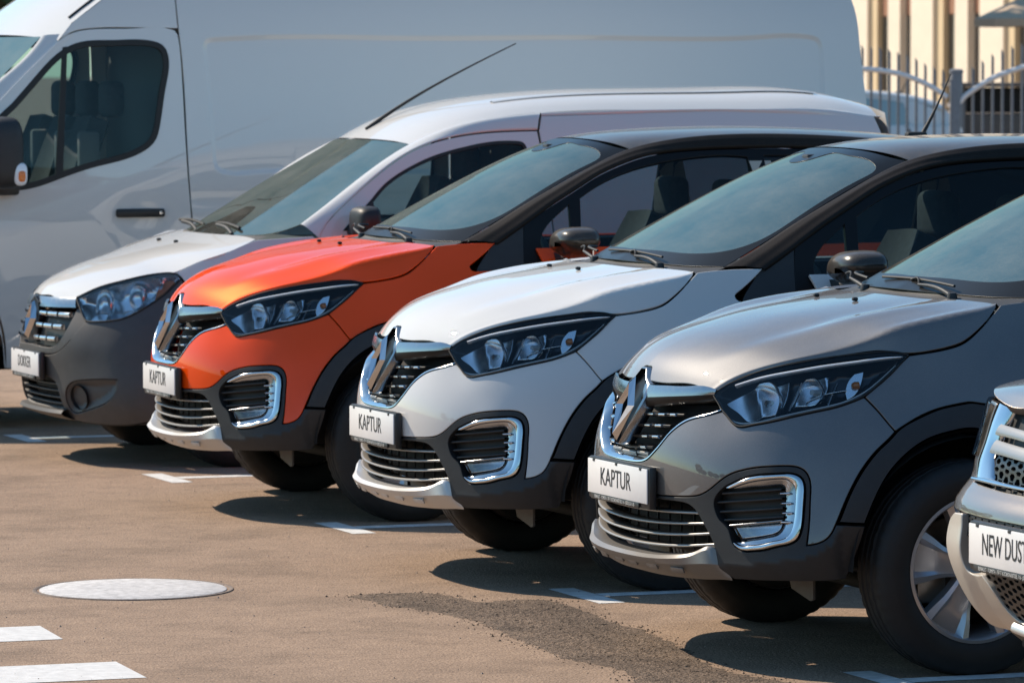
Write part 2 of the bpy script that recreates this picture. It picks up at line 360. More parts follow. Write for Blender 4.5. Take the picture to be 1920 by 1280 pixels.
def tag(o, label=None, cat=None, group=None, kind=None):
    for k, v in (('label', label), ('category', cat), ('group', group), ('kind', kind)):
        if v: o[k] = v
    return o
def text(name, s, size, m, parent, mtx, sx=1., ext=.0006, bold=0.):
    cu = bpy.data.curves.new(name, 'FONT'); cu.body = s; cu.size = size; cu.align_x = 'CENTER'; cu.align_y = 'CENTER'; cu.extrude = ext; cu.offset = bold; cu.resolution_u = 4
    t = bpy.data.objects.new(name, cu); COL.objects.link(t); bpy.context.view_layer.update()
    me = bpy.data.meshes.new_from_object(t.evaluated_get(bpy.context.evaluated_depsgraph_get())); bpy.data.objects.remove(t)
    me.transform(mtx@Matrix.Diagonal((sx, 1, 1, 1))); me.name = name
    return link(name, me, m, parent, smooth=False)
FRONT = Matrix(((0, 0, 1, 0), (1, 0, 0, 0), (0, 1, 0, 0), (0, 0, 0, 1)))   # lettering that reads from the +x side
def copy_tree(o, parent=None, swap=None):
    c = o.copy(); COL.objects.link(c); c.parent = parent
    if swap and c.type == 'MESH':
        for sl in c.material_slots:
            if sl.material and sl.material.name in swap:
                w = swap[sl.material.name]; sl.link = 'OBJECT'; sl.material = w
    for ch in list(o.children): copy_tree(ch, c, swap)
    return c
# ------------------------------------------------------------------ compact SUV (three of them)
def suv_belt():
    Z=[.22,.30,.38,.46,.54,.62,.70,.78,.87,.96,1.05,1.14]
    F=[ # x,y for nine front columns
    [(-.12,0),(-.125,.2),(-.15,.4),(-.19,.52),(-.25,.63),(-.32,.72),(-.40,.785),(-.50,.825),(-.65,.845)],
    [(-.06,0),(-.067,.2),(-.105,.4),(-.155,.52),(-.215,.635),(-.28,.73),(-.36,.795),(-.48,.835),(-.65,.858)],
    [(-.035,0),(-.043,.2),(-.085,.4),(-.135,.52),(-.19,.63),(-.255,.72),(-.335,.79),(-.46,.838),(-.65,.862)],
    [(-.025,0),(-.034,.2),(-.08,.4),(-.13,.52),(-.185,.62),(-.25,.71),(-.33,.778),(-.455,.835),(-.65,.866)],
    [(-.018,0),(-.027,.2),(-.075,.4),(-.13,.52),(-.185,.61),(-.25,.695),(-.33,.759),(-.45,.822),(-.65,.864)],
    [(-.015,0),(-.024,.2),(-.073,.4),(-.13,.52),(-.185,.60),(-.25,.678),(-.335,.742),(-.455,.803),(-.65,.855)],
    [(-.020,0),(-.031,.2),(-.084,.4),(-.142,.51),(-.197,.588),(-.262,.66),(-.345,.723),(-.46,.78),(-.65,.838)],
    [(-.040,0),(-.053,.2),(-.112,.4),(-.17,.50),(-.225,.58),(-.29,.645),(-.37,.70),(-.475,.752),(-.65,.81)],
    [(-.075,0),(-.09,.2),(-.152,.4),(-.21,.485),(-.27,.56),(-.335,.62),(-.41,.67),(-.51,.72),(-.66,.772)],
    [(-.125,0),(-.142,.2),(-.205,.4),(-.262,.475),(-.322,.545),(-.385,.60),(-.46,.645),(-.555,.692),(-.69,.742)],
    [(-.19,0),(-.207,.2),(-.27,.39),(-.325,.465),(-.385,.53),(-.445,.58),(-.52,.62),(-.61,.665),(-.73,.712)],
    [(-.26,0),(-.277,.2),(-.34,.38),(-.395,.455),(-.455,.515),(-.515,.56),(-.585,.595),(-.67,.63),(-.78,.665)]]
    side=[(-.866,[.846,.862,.868,.872,.872,.868,.856,.838,.808,.77,.732,.692]),
     (-1.15,[.835,.85,.857,.862,.864,.862,.856,.846,.825,.787,.735,.694]),
     (-1.45,[.815,.835,.842,.848,.853,.856,.857,.856,.845,.815,.765,.715]),
     (-1.9,[.80,.832,.84,.846,.852,.858,.864,.868,.864,.842,.793,.738]),
     (-2.6,[.80,.832,.84,.846,.852,.859,.866,.871,.868,.847,.80,.745]),
     (-3.2,[.81,.84,.848,.854,.86,.866,.87,.872,.868,.848,.803,.748]),
     (-3.7,[.80,.835,.845,.85,.853,.855,.855,.853,.846,.825,.785,.735]),
     (-4.0,[.74,.78,.80,.81,.812,.812,.808,.80,.79,.765,.73,.69])]
    P=np.zeros((9+len(side)+2,len(Z),3))
    for j,z in enumerate(Z):
        for i,(x,y) in enumerate(F[j]): P[i,j]=(x,y,z)
        for i,(x,ys) in enumerate(side): P[9+i,j]=(x,ys[j],z)
        lean=max(0,z-.6)*.12
        P[-2,j]=(-4.26+lean,.5,z);P[-1,j]=(-4.333+lean,0,z)
    r=P[:,5];u=np.r_[0,np.cumsum(np.linalg.norm(np.diff(r,axis=0),axis=1))]
    return Surf(u,Z,P)
def suv_hood(belt):
    C=[(-.079,.893),(-.1,.93),(-.13,.965),(-.19,1.005),(-.29,1.047),(-.39,1.075),(-.48,1.097),(-.58,1.116),(-.70,1.135),(-.77,1.145),(-.84,1.154),(-.90,1.162)]
    E=belt.at([(.431,.871),(.48,.903),(.545,.932),(.645,.964),(.78,.988),(.916,1.004),(1.03,1.012),(1.165,1.003),(1.37,1.025),(1.44,1.049),(1.52,1.102),(1.575,1.15)])
    E[-1]=(-1.028,.673,1.148)
    h=[.010,.010,.010,.012,.016,.028,.048,.085,.092,.079,.038,.002]
    YK=[9,9,9,9,9,.648,.668,.682,.690,.689,.680,.664]
    t=np.array([0,.25,.45,.60,.72,.82,.90,.96,1.]);P=np.zeros((len(t)+2,len(C),3))
    for j in range(len(C)):
        xc,zc=C[j];xe,ye,ze=E[j];a=min(1,max(0,(j-2)/4))*min(1,max(.2,(12-j)/4));dy=max(.022,h[j]*.52);yk,zk=min(ye-dy,YK[j]),ze+h[j];q=2.0 if j<3 else 2.6
        P[:9,j,0]=xc+(xe-xc)*(t*yk/ye)**1.8;P[:9,j,1]=yk*t
        P[:9,j,2]=zc+(zk-zc)*t**q+a*(.010*np.exp(-((t-.74)/.085)**2)-.007*np.exp(-((t-.52)/.12)**2))
        P[9,j]=(P[8,j]+np.array([xe,ye,ze]))/2+[0,.004,.003];P[10,j]=(xe,ye,ze)
    return Surf(np.r_[t*.665,.71,.75],np.r_[0,np.cumsum([np.hypot(C[i+1][0]-C[i][0],C[i+1][1]-C[i][1]) for i in range(len(C)-1)])],P)
# ------------------------------------------------------------------ small panel van
def panelvan_belt():
    b=suv_belt();P=b.P.copy();P[:,:,2]*=.92
    k=np.clip((-P[:,:,0]-.55)/.45,0,1)
    Z=P[0,:,2];flat=np.interp(Z,[.2,.3,.5,.85,.95,1.05],[.80,.835,.855,.86,.845,.80])
    P[:,:,1]=np.where((P[:,:,1]>.3)&(P[:,:,0]>-4.1),P[:,:,1]*(1-k)+k*flat[None,:],P[:,:,1])
    return Surf(b.u,Z,P)
# ------------------------------------------------------------------ bronze-grey SUV at the edge
def bigsuv_belt():
    Y=[0,.2,.4,.52,.62,.70,.77,.82,.85];Xs=[0,-.004,-.025,-.05,-.09,-.15,-.25,-.40,-.62]
    ZC=[(.20,-.36),(.281,-.23),(.323,-.161),(.37,-.111),(.441,-.064),(.511,-.033),(.563,-.025),(.62,-.033),(.692,-.053),(.735,-.10),(.78,-.112),(.824,-.128),(.889,-.151),(.943,-.172),(1.0,-.22),(1.08,-.38)]
    side=[-.9,-1.3,-2.0,-3.0,-3.8,-4.2]
    P=np.zeros((len(Y)+len(side)+2,len(ZC),3))
    for j,(z,xc) in enumerate(ZC):
        for i in range(len(Y)): P[i,j]=(xc*(1-i*i/100.)+Xs[i],Y[i],z)
        for i,x in enumerate(side): P[9+i,j]=(x,(.87 if i<4 else .86 if i==4 else .78)-max(0,z-.85)*.25,z)
        P[-2,j]=(-4.33,.5,z);P[-1,j]=(-4.34,0,z)
    r=P[:,6];u=np.r_[0,np.cumsum(np.linalg.norm(np.diff(r,axis=0),axis=1))]
    return Surf(u,[q[0] for q in ZC],P)
def suv_side():
    """glasshouse side: u = distance behind the nose, v = height"""
    A = np.array([.9, 1.1, 1.3, 1.6, 2.0, 2.5, 3.0, 3.5, 4.0, 4.3]); Z = np.array([.98, 1.05, 1.10, 1.15, 1.22, 1.3, 1.4, 1.5, 1.6]); P = np.zeros((len(A), len(Z), 3))
    for i, a in enumerate(A):
        d = -.012*max(0, (1.6-a)/.4)**2-.035*max(0, a-3)**2
        for j, z in enumerate(Z):
            y = .70-.30*(z-1.15)-.35*(z-1.15)**2 if z > 1.15 else .70+.42*(1.15-z)
            P[i, j] = (-a, y+d, z)
    return Surf(A, Z, P, sym=False)
UW = 1.397
HL = [(.431,.869,'c'),(.462,.892),(.522,.918),(.576,.941),(.645,.962),(.736,.978),(.824,.992),(.916,1.002),(1.008,1.009),(1.064,1.011),(1.113,1.008),(1.162,1.0,'c'),(1.148,.984),(1.11,.944),(1.069,.91),(1.036,.885),(1.019,.874),(.983,.86),(.931,.844),(.854,.828),(.77,.81),(.685,.791),(.633,.781),(.603,.775),(.581,.777),(.559,.788),(.529,.808),(.503,.823),(.47,.845),(.444,.86)]
BL = [(0,.538),(.15,.539),(.305,.542),(.357,.544),(.43,.549),(.471,.557),(.519,.582),(.553,.607),(.585,.626),(.631,.642),(.685,.653),(.745,.659),(.794,.661),(.821,.658),(.843,.647),(.855,.63),(.861,.605),(.86,.569),(.854,.511),(.845,.461),(.836,.418,'c'),(.859,.421),(.879,.427),(.895,.435),(.909,.447),(.919,.46),(.932,.483,'c')]
ARCH = [(.944,.505),(.967,.551),(.988,.594),(1.012,.635),(1.04,.672),(1.083,.716),(1.119,.745),(1.143,.767),(1.214,.805),(1.294,.835),(1.371,.85)]
ARCHIN = [(.94,.306),(.973,.353),(1.001,.415),(1.021,.477),(1.05,.537),(1.095,.618),(1.173,.697),(1.254,.741),(1.324,.759),(1.397,.766)]
SEAM = [(1.143,.767,'c'),(1.123,.79),(1.098,.817),(1.055,.851),(1.02,.873,'c')]
HLBOT = [(.983,.86),(.931,.844),(.854,.828),(.77,.81),(.685,.791),(.633,.781),(.603,.775),(.581,.777),(.559,.788),(.529,.808),(.506,.82,'c')]
STRO = [(.449,.807),(.384,.793),(.352,.782),(.324,.765),(.293,.738),(.261,.701),(.228,.673),(.2,.655),(.153,.642),(.116,.639),(0,.637)]
STRI = [(.5,.829),(.438,.82),(.366,.804),(.327,.790),(.304,.770),(.26,.722),(.22,.687),(.198,.672),(.159,.660),(.114,.656),(0,.655)]
BEZO = [(.577,.586),(.613,.603),(.654,.618),(.698,.627),(.762,.633),(.802,.634),(.821,.629),(.834,.618),(.839,.603),(.837,.549),(.829,.499),(.82,.465),(.808,.441),(.788,.427),(.745,.416),(.693,.402),(.651,.396),(.622,.395),(.609,.402),(.599,.414)]
BEZI = [(.63,.584),(.666,.591),(.697,.595),(.731,.6),(.757,.603),(.773,.6),(.78,.586),(.778,.548),(.77,.498),(.76,.474),(.74,.454),(.706,.443),(.676,.435),(.642,.428),(.622,.422),(.606,.418)]
SKSEAM = [(.57,.295,'c'),(.558,.308),(.537,.334),(.532,.361),(.529,.391,'c')]
LGR = [(.526,.4),(.486,.461),(.446,.506),(.419,.521),(.381,.527),(.303,.528),(0,.525)]
CREASE = np.array([(0,.34),(.533,.336),(.648,.351),(.821,.378),(.884,.398),(.916,.422),(.947,.476),(1.05,.52)])
def mir(half):
    """half outline that starts and ends on the centre line -> whole outline"""
    a = [q for q in half]; b = [(-q[0],)+tuple(q[1:]) for q in half[::-1] if abs(q[0]) > 1e-9]
    return a+b
def wheel(parent, y, x, side, R=.341, rr=.227, w=.215, nsp=5, a0=math.radians(12), style='y'):
    z = R-.008
    hub = lathe('wheel', [(.001, .02), (.075, .02), (.078, .0), (.15, .0), (.15, -.012), (.06, -.014), (.001, -.014)], 'disc', parent, 40, 'y', (0, 0, 0))
    hub.location = (x, y-side*.09, z); hub.scale = (1, side, 1)
    H = w/2; P = [(rr-.004, H*.72), (rr+.006, H*.86), (rr+.03, H*.97), (rr+.06, H*1.0), (R-.045, H*.97), (R-.022, H*.90), (R-.010, H*.80), (R-.003, H*.66)]
    tr = []
    for k, yy in enumerate(np.linspace(.60, -.60, 25)):
        g = .007 if k in (5, 6, 12, 18, 19) else 0; tr.append((R-.0005-.003*yy*yy-g, H*yy))
    prof = P+tr+[(r, -h) for r, h in P[::-1]]; seg = 144; V = []
    for i in range(seg):
        t = 2*math.pi*i/seg
        for j, (r, h) in enumerate(prof):
            d = .003 if (i % 3 == 0 and (5 <= j <= 11 or 29 <= j <= 35)) else (.003 if i % 4 == 1 and 14 <= j <= 18 else 0)
            V.append(((r-d)*math.cos(t), h+side*0, (r-d)*math.sin(t)))
    ty = fix(mesh('tyre', np.array(V)+[0, .09-.0, 0], grid_faces(seg, len(prof), wrap_a=True), 'tyre', hub))
    lathe('rim', [(rr+.004, .088+.09), (rr+.006, .094+.09), (rr-.004, .096+.09), (rr-.012, .085+.09), (rr-.02, .05+.09), (rr-.03, -.06+.09), (rr-.01, -.09+.09)], 'rim', hub, 72)
    Y0 = .09+.062
    for s in range(nsp):
        a = a0+s*2*math.pi/nsp
        if style == 'y':      # broad spoke that flares towards the rim, with a sunk pocket at its end
            L = [(.050, .034, Y0+.004), (.085, .040, Y0+.006), (.125, .052, Y0+.012), (.165, .070, Y0+.020), (.216, .090, Y0+.026)]
            rows = []
            for (rd, hw, yy) in L:
                pk = max(0, (rd-.13)/.08)
                cr = [(-hw-.006, -.03), (-hw, 0.), (-hw*.72, .006), (-hw*.52, .004-.026*pk), (0, .004-.028*pk), (hw*.52, .004-.026*pk), (hw*.72, .006), (hw, 0.), (hw+.006, -.03)]
                rows.append([(rd*math.cos(a)-c*math.sin(a), yy+d, rd*math.sin(a)+c*math.cos(a)) for c, d in cr])
            V = np.array(rows).reshape(-1, 3); sharp(mesh('spoke', V, grid_faces(len(L), 9), 'rim', hub), 25)
    lathe('hub_cap', [(.001, Y0+.012), (.028, Y0+.011), (.034, Y0+.006), (.036, Y0-.002), (.058, Y0), (.066, Y0-.01), (.066, Y0-.04)], 'rim', hub, 40)
    lathe('dark_wheel_backing', [(.001, -.03), (.20, -.03), (.215, .0), (.215, .01)], 'under', hub, 40)  # added dark disc, stands in for shade on the wheel's inner side
    rbox('brake_caliper', (.10, .035, -.07), (.10, .05, .09), 'silver', hub, .01)
    return hub
def build_suv(paint):
    B = suv_belt(); H = suv_hood(B); G = suv_side()
    root = empty('compact_suv'); b3 = lambda pts, off=0.: B.at(pts)+B.nor(pts)*off
    bn = lambda X: unit(B.nor(np.stack([np.interp(X[:, 1]*0, [0], [0])+near_u(B, X), X[:, 2]], 1)))
    # --- painted panels
    panel('bumper_cover', B, mir(BL+ARCH[:7]+SEAM+HLBOT+STRO), paint, root, grid=.02, flange=.03, gap=.0024)
    vr = H.v[-1]
    panel('hood', H, mir([(0,.050),(.042,.049),(.055,.045,'c'),(.085,.022),(.112,.004),(.125,.0,'c'),(.3,0),(.6,0),(.735,.0),(.75,.012,'c'),(.75,.2),(.75,.5),(.75,.8),(.75,vr-.006,'c'),(.735,vr),(.4,vr),(0,vr)]), paint, root, grid=.022, flange=.02, gap=.0032)
    fr = [(2*UW-u, v) for u, v in [(.944,.38),(.95,.45)]+[q[:2] for q in ARCH]]
    fend = [(1.02,.873,'c'),(1.036,.885),(1.069,.91),(1.11,.944),(1.148,.984),(1.168,1.0,'c'),(1.306,1.013),(1.37,1.023),(1.414,1.035),(1.464,1.061),(1.52,1.101),(1.578,1.152,'c'),(1.66,1.160),(1.825,1.163,'c'),(1.763,1.112),(1.715,1.078),(1.700,1.062),(1.707,1.050),(1.73,1.046),(2.0,1.052,'c'),(2.02,.9),(2.03,.6),(2.02,.36,'c')]+fr[0:1]+fr[1:]+[(UW,.853)]+[q for q in ARCH[::-1][:3]]+SEAM[:1]+SEAM[1:-1]
    panel('fender', B, fend, paint, root, grid=.025, flange=.02, gap=.0024, mirror=True)
    # --- black cladding
    def clad(q):
        vc = np.interp(abs(q[:, 0]), CREASE[:, 0], CREASE[:, 1]); d = q[:, 1]-vc
        return np.where(d < 0, .011+d*.28, .011*np.exp(-np.maximum(d, 0)/.035))
    fogh = [(u, v) for u, v in BEZO]+[(.583,.462),(.555,.485),(.541,.507),(.534,.536),(.548,.562)]
    fo = inset(poly(fogh), -.005)
    lower = BL+[(1.021,.479,'c'),(1.001,.415),(.973,.353),(.94,.306,'c'),(.878,.303),(.754,.300),(.629,.296)]+SKSEAM+LGR
    fm = fo*[-1, 1]
    panel('lower_bumper', B, mir(lower), 'plastic', root, holes=[fo, fm[::-1]], off=clad, grid=.016, flange=.035)
    rear_in = [(2*UW-u, v) for u, v in ARCHIN[:-1]][::-1]; rear_out = [(2*UW-u, v) for u, v in [(.90,.34),(.925,.42)]+[q[:2] for q in ARCH]]
    arch = [(.932,.485,'c')]+ARCH+[(UW,.853)]+rear_out[::-1]+[(1.90,.31,'c'),(1.855,.306,'c')]+rear_in[::-1][1:][::-1]+[(UW,.766)]+ARCHIN[::-1][1:6]+[(1.021,.481,'c')]
    panel('arch_cladding', B, arch, 'plastic', root, off=lambda q: np.full(len(q), .013), grid=.03, flange=.05, bev=.006, mirror=True)
    panel('sill_cladding', B, [(1.93,.31,'c'),(1.93,.35),(2.02,.37),(2.6,.385),(3.3,.385),(3.66,.36,'c'),(3.66,.25,'c'),(1.93,.25,'c')], 'plastic', root, off=.012, grid=.08, flange=.05, mirror=True)
    # --- doors and tail
    u2 = 2.02
    panel('front_door', B, [(2.03,1.06,'c'),(2.0,1.14,'c'),(2.9,1.15,'c'),(3.02,1.14,'c'),(3.05,.9),(3.04,.6),(3.0,.385,'c'),(2.04,.375,'c'),(2.045,.6),(2.035,.9)], paint, root, grid=.06, mirror=True)
    panel('rear_door', B, [(3.06,1.14,'c'),(3.8,1.15,'c'),(3.86,1.1),(3.82,.95),(3.7,.82),(3.62,.7),(3.6,.5),(3.58,.385,'c'),(3.02,.385,'c'),(3.06,.6),(3.07,.9)], paint, root, grid=.06, mirror=True)
    ua = 4.07
    panel('quarter_panel', B, [(3.83,1.15,'c'),(4.75,1.15,'c'),(4.9,.8),(4.9,.62,'c'),(4.5,.60,'c')]+[(ua+.43*math.cos(t), .36+.43*math.sin(t)) for t in np.linspace(.6, 2.75, 14)]+[(3.64,.7),(3.72,.81),(3.845,.95),(3.89,1.1)], paint, root, grid=.07, mirror=True)
    panel('rear_bumper', B, mir([(0,.3),(4.55,.3,'c'),(4.5,.59,'c'),(5.44,.6)][1:3]+[(5.443,.6,'c'),(5.443,.3,'c')])[:4], 'plastic', root, grid=.08, mirror=True)
    panel('tailgate', B, [(4.92,1.15,'c'),(5.443,1.15,'c'),(5.443,.62,'c'),(4.92,.62,'c')], paint, root, grid=.08, mirror=True)
    panel('tail_lamp', B, [(4.66,1.06,'c'),(4.98,1.04,'c'),(4.98,.86,'c'),(4.74,.88,'c')], 'tail', root, off=.006, grid=.05, mirror=True)
    # --- glasshouse
    R1 = [(-1.16,.632,1.163),(-1.25,.615,1.203),(-1.45,.58,1.31),(-1.7,.53,1.432),(-1.88,.49,1.514),(-1.985,.478,1.553),(-2.09,.478,1.579),(-2.29,.475,1.606),(-2.5,.472,1.616),(-2.9,.47,1.608),(-3.3,.47,1.575),(-3.7,.46,1.505),(-3.98,.45,1.43)]
    R2 = [(-1.30,.697,1.160),(-1.434,.671,1.241),(-1.579,.636,1.331),(-1.698,.606,1.395),(-1.803,.579,1.452),(-1.912,.556,1.495),(-2.02,.540,1.527),(-2.229,.525,1.552),(-2.45,.52,1.560),(-2.9,.52,1.556),(-3.3,.525,1.525),(-3.7,.535,1.445),(-3.98,.55,1.36)]
    a, b = rs(R1, 70), rs(R2, 70); mid = (a+b)/2; on = unit(np.cross(np.gradient(a, axis=0), b-a)); on *= np.sign(on[:, 1:2]+1e-9)
    loft('roof_pillar', [a-on*.012, a, a*.7+b*.3+on*.010, mid+on*.012, a*.25+b*.75+on*.007, b, b-on*.012], 'blackpillar', root, 70, 16, mirror=True)
    side = G
    frame = [(1.432,1.236,'c'),(1.579,1.322),(1.698,1.386),(1.803,1.442),(1.912,1.485),(2.02,1.518),(2.229,1.546),(2.45,1.554),(2.9,1.55),(3.3,1.52),(3.62,1.455),(3.86,1.36,'c'),(3.86,1.10,'c'),(2.6,1.085),(1.9,1.07),(1.405,1.03,'c')]
    q1 = [(1.505,1.13,'c'),(1.503,1.165),(1.53,1.22),(1.60,1.283),(1.648,1.318,'c'),(1.636,1.13,'c')]
    q2 = [(1.683,1.13,'c'),(1.706,1.348,'c'),(1.80,1.402),(1.902,1.445),(2.08,1.492),(2.22,1.512),(2.44,1.524),(2.51,1.518,'c'),(2.52,1.145,'c')]
    q3 = [(2.60,1.147,'c'),(2.59,1.524,'c'),(2.9,1.520),(3.2,1.495),(3.36,1.465,'c'),(3.40,1.17,'c')]
    panel('window_frame', G, frame, 'gloss_black', root, holes=[q1, q2, q3], off=-.004, grid=.04, flange=.02, mirror=True)
    for q, mm in ((q1, 'side'), (q2, 'side'), (q3, 'side_dark')):
        panel('side_window', G, inset(poly(q), -.006), mm, root, off=-.012, grid=.06, flange=.001, bev=.001, mirror=True)
    panel('window_corner_panel', G, [(1.285,1.155,'c'),(1.36,1.20),(1.435,1.240,'c'),(1.410,1.0,'c'),(1.20,1.0),(1.20,1.05),(1.215,1.075)], 'plastic', root, off=-.006, grid=.03, flange=.01, mirror=True)
    # windscreen
    wb = [[(-.985,0,1.172),(-1.0,.2,1.170),(-1.04,.4,1.167),(-1.10,.54,1.165),(-1.17,.628,1.166)], [(-1.40,0,1.40),(-1.415,.2,1.396),(-1.44,.38,1.378),(-1.465,.5,1.350),(-1.50,.568,1.335)], [(-1.70,0,1.534),(-1.71,.2,1.53),(-1.735,.35,1.516),(-1.755,.45,1.492),(-1.785,.508,1.474)], [(-1.872,0,1.593),(-1.88,.2,1.589),(-1.905,.33,1.578),(-1.935,.42,1.562),(-1.975,.474,1.549)]]
    wr = [np.array(rs(r, 13)) for r in wb]; full = [np.concatenate([r[::-1][:-1]*[1, -1, 1], r]) for r in wr]
    W_ = Surf(np.linspace(-.6, .6, 25), [0, .5, .8, 1.0], np.transpose(np.stack(full), (1, 0, 2)), sym=False)
    loft('windscreen', [W_.at([(u, t) for u in np.linspace(-.6, .6, 41)]) for t in np.linspace(0, 1, 24)], 'wind', root, 41)
    cp = W_.at([(.10,.70),(.16,.70),(.16,.80),(.10,.80)])-W_.nor([(.1,.7)])*.012; mesh('windscreen_card', cp, [(0, 1, 2, 3)], 'plate', root, smooth=False)
    # black printed border of the windscreen
    bd = [(-.6,0,'c'),(-.6,1,'c'),(.6,1,'c'),(.6,0,'c')]
    hole = [(-.50,.16),(-.43,.12),(-.2,.10),(0,.095),(.2,.10),(.43,.12),(.50,.16),(.555,.25),(.574,.5),(.572,.8),(.56,.885),(.50,.925),(.30,.93),(.14,.925),(.10,.85),(-.10,.85),(-.14,.925),(-.30,.93),(-.50,.925),(-.56,.885),(-.572,.8),(-.574,.5),(-.555,.25)]
    panel('windscreen_border', W_, bd, 'frit', root, holes=[poly(hole, .02)], off=.002, grid=.05, flange=.001, bev=.001, step=.02)
    # roof
    rc = [(-1.878,0,1.598),(-2.0,0,1.617),(-2.2,0,1.634),(-2.5,0,1.645),(-2.9,0,1.64),(-3.3,0,1.615),(-3.7,0,1.56),(-3.98,0,1.49)]
    rw_ = rs(R1[5:], 30); rcc = rs(rc, 30); rows = []
    for i in range(30):
        ys = np.linspace(-1, 1, 25); c, e = rcc[i], rw_[i]
        rows.append([(c[0]+(e[0]-c[0])*abs(t)**2.2, e[1]*t, c[2]+(e[2]-c[2])*(.55*abs(t)**2+.45*abs(t)**6)) for t in ys])
    loft('roof', rows, 'blackroof', root, 25)
    loft('rear_window', [[(-3.98,-.45,1.43),(-4.0,0,1.485),(-3.98,.45,1.43)], [(-4.22,-.56,1.14),(-4.28,0,1.16),(-4.22,.56,1.14)]], 'side_dark', root, 12)
    loft('rear_pillar', [[(-3.84,.525,1.40),(-3.98,.45,1.43)], [(-3.9,.60,1.12),(-4.22,.56,1.13)]], 'blackpillar', root, 6, mirror=True)
    # cowl below the windscreen, washer jets, wipers
    loft('cowl', [[(-.905,0,1.150),(-.925,.3,1.148),(-.985,.55,1.143),(-1.03,.655,1.138)], [(-.96,0,1.152),(-.98,.3,1.15),(-1.03,.53,1.147),(-1.10,.64,1.146)], [(-1.0,0,1.171),(-1.02,.3,1.168),(-1.08,.5,1.164),(-1.17,.64,1.166)]], 'plastic', root, 20, 8, mirror=True)
    for y in (.155, -.155):
        rbox('washer_jet', (-.768, y, 1.150), (.020, .016, .012), 'pl_dark', root, .005)
    for y0, y1, x1 in ((.375, -.22, -1.02), (-.30, -.56, -1.10)):
        arm = tube('wiper_arm', [(-1.005, y0, 1.168), (-1.005, y0-.05, 1.180), (-1.01, y0-.25 if y0 > 0 else y0-.12, 1.192)], [.008, .007, .005], 'plastic', root, 10)
        tube('wiper_blade', [(-1.03, y0-.02, 1.196), (-1.035, (y0+y1)/2, 1.207), (x1-.02, y1, 1.204)], .005, 'rubber', arm, 8, 6)
        tube('wiper_clip', [(-1.01, y0-.25 if y0 > 0 else y0-.12, 1.190), (-1.022, y0-.275 if y0 > 0 else y0-.14, 1.208), (-1.03, y0-.35 if y0 > 0 else y0-.2, 1.204)], .0035, 'rubber', arm, 8, 6)
        lathe('wiper_pivot', [(.001, .02), (.014, .018), (.018, 0), (.018, -.02)], 'plastic', arm, 16, 'z', (-1.005, y0+.015, 1.158))
    # --- headlamps
    hlp = poly(HL); hin = inset(hlp, .012)
    for lens in panel('headlight', B, HL, 'lens', root, off=lambda q: .004*np.ones(len(q)), grid=.02, flange=.010, mirror=True):
        sgn = 1 if lens.data.vertices[0].co.y > 0 else -1; mm = np.array([1, sgn, 1])
        def sub(o):
            if sgn < 0:
                o.data.transform(Matrix.Diagonal((1, -1, 1, 1))); o.data.flip_normals()
            o.parent = lens; return o
        def well(q): return -.010-.055*np.clip(dist2(q, hlp)/.05, 0, 1)
        sub(panel('lamp_housing', B, hlp, 'lampblack', None, off=well, grid=.014, flange=.002))
        fr_ = np.concatenate([hlp])
        sub(panel('lamp_gasket', B, inset(hlp, -.0025), 'rubber', None, holes=[inset(hlp, .0042)], off=.0052, grid=.05, flange=.012, bev=.001))
        # light guide under the upper edge, bright edge along the bottom
        sub(strip('light_guide', b3([(.52,.902),(.60,.928),(.70,.949),(.82,.968),(.95,.983),(1.07,.994),(1.14,.995)], .001), b3([(.523,.895),(.60,.919),(.70,.940),(.82,.959),(.95,.975),(1.07,.987),(1.13,.991)], .001), 'lightguide', None, 40, .006, bn))
        sub(strip('lamp_trim', b3([(.47,.838),(.53,.800),(.585,.787),(.70,.806),(.85,.838),(.95,.86),(1.03,.897),(1.09,.945),(1.12,.972)], -.012), b3([(.476,.841),(.535,.804),(.588,.792),(.70,.811),(.85,.843),(.947,.865),(1.024,.900),(1.084,.946),(1.114,.972)], -.012), 'lightguide', None, 60, .003, bn))
        fct = lambda q: -.024-.018*np.abs(np.sin((q[:, 0]*1.3+q[:, 1])*17.))
        sub(panel('lamp_facet', B, [(.487,.852,'c'),(.515,.876),(.56,.898),(.63,.917),(.70,.928,'c'),(.712,.89),(.705,.838,'c'),(.64,.812),(.585,.803),(.54,.815)], 'reflector', None, off=fct, grid=.010, flange=.01))
        sub(panel('lamp_facet', B, [(.755,.85,'c'),(.758,.935,'c'),(.85,.948,'c'),(.862,.90),(.85,.868,'c')], 'reflector', None, off=lambda q: fct(q)-.006, grid=.010, flange=.01))
        for (u, v, rad, dep) in ((.640,.858,.070,.05), (.805,.893,.046,.04)):
            c = b3([(u, v)], -.020)[0]; nn = unit(B.nor([(u, v)])[0]*[1, .55, .3]+np.array([.5, 0, 0])); e1 = unit(np.cross([0, 0, 1.], nn)); e2 = np.cross(nn, e1); V = []
            for i in range(9):
                rr_ = rad*math.sin(i/8*math.pi/2)**.9+.002; dd = -dep*math.cos(i/8*math.pi/2)
                for k in range(36):
                    t = 2*math.pi*k/36; f_ = 1+.03*(k % 6 < 3)*(i/8)
                    V.append(c+nn*dd+rr_*f_*(e1*math.cos(t)*.95+e2*math.sin(t)*.9))
            rf = sub(mesh('lamp_reflector', V, grid_faces(9, 36, wrap_b=True), 'reflector', None)); sharp(rf, 20)
            if rad > .04:
                q = [c+nn*d for d in (-dep*.9, -dep*.1)]; tb = tube('lamp_bulb', q, [.011, .009], 'lampgrey' if rad > .055 else 'lightguide', None, 4, 12); sub(tb)
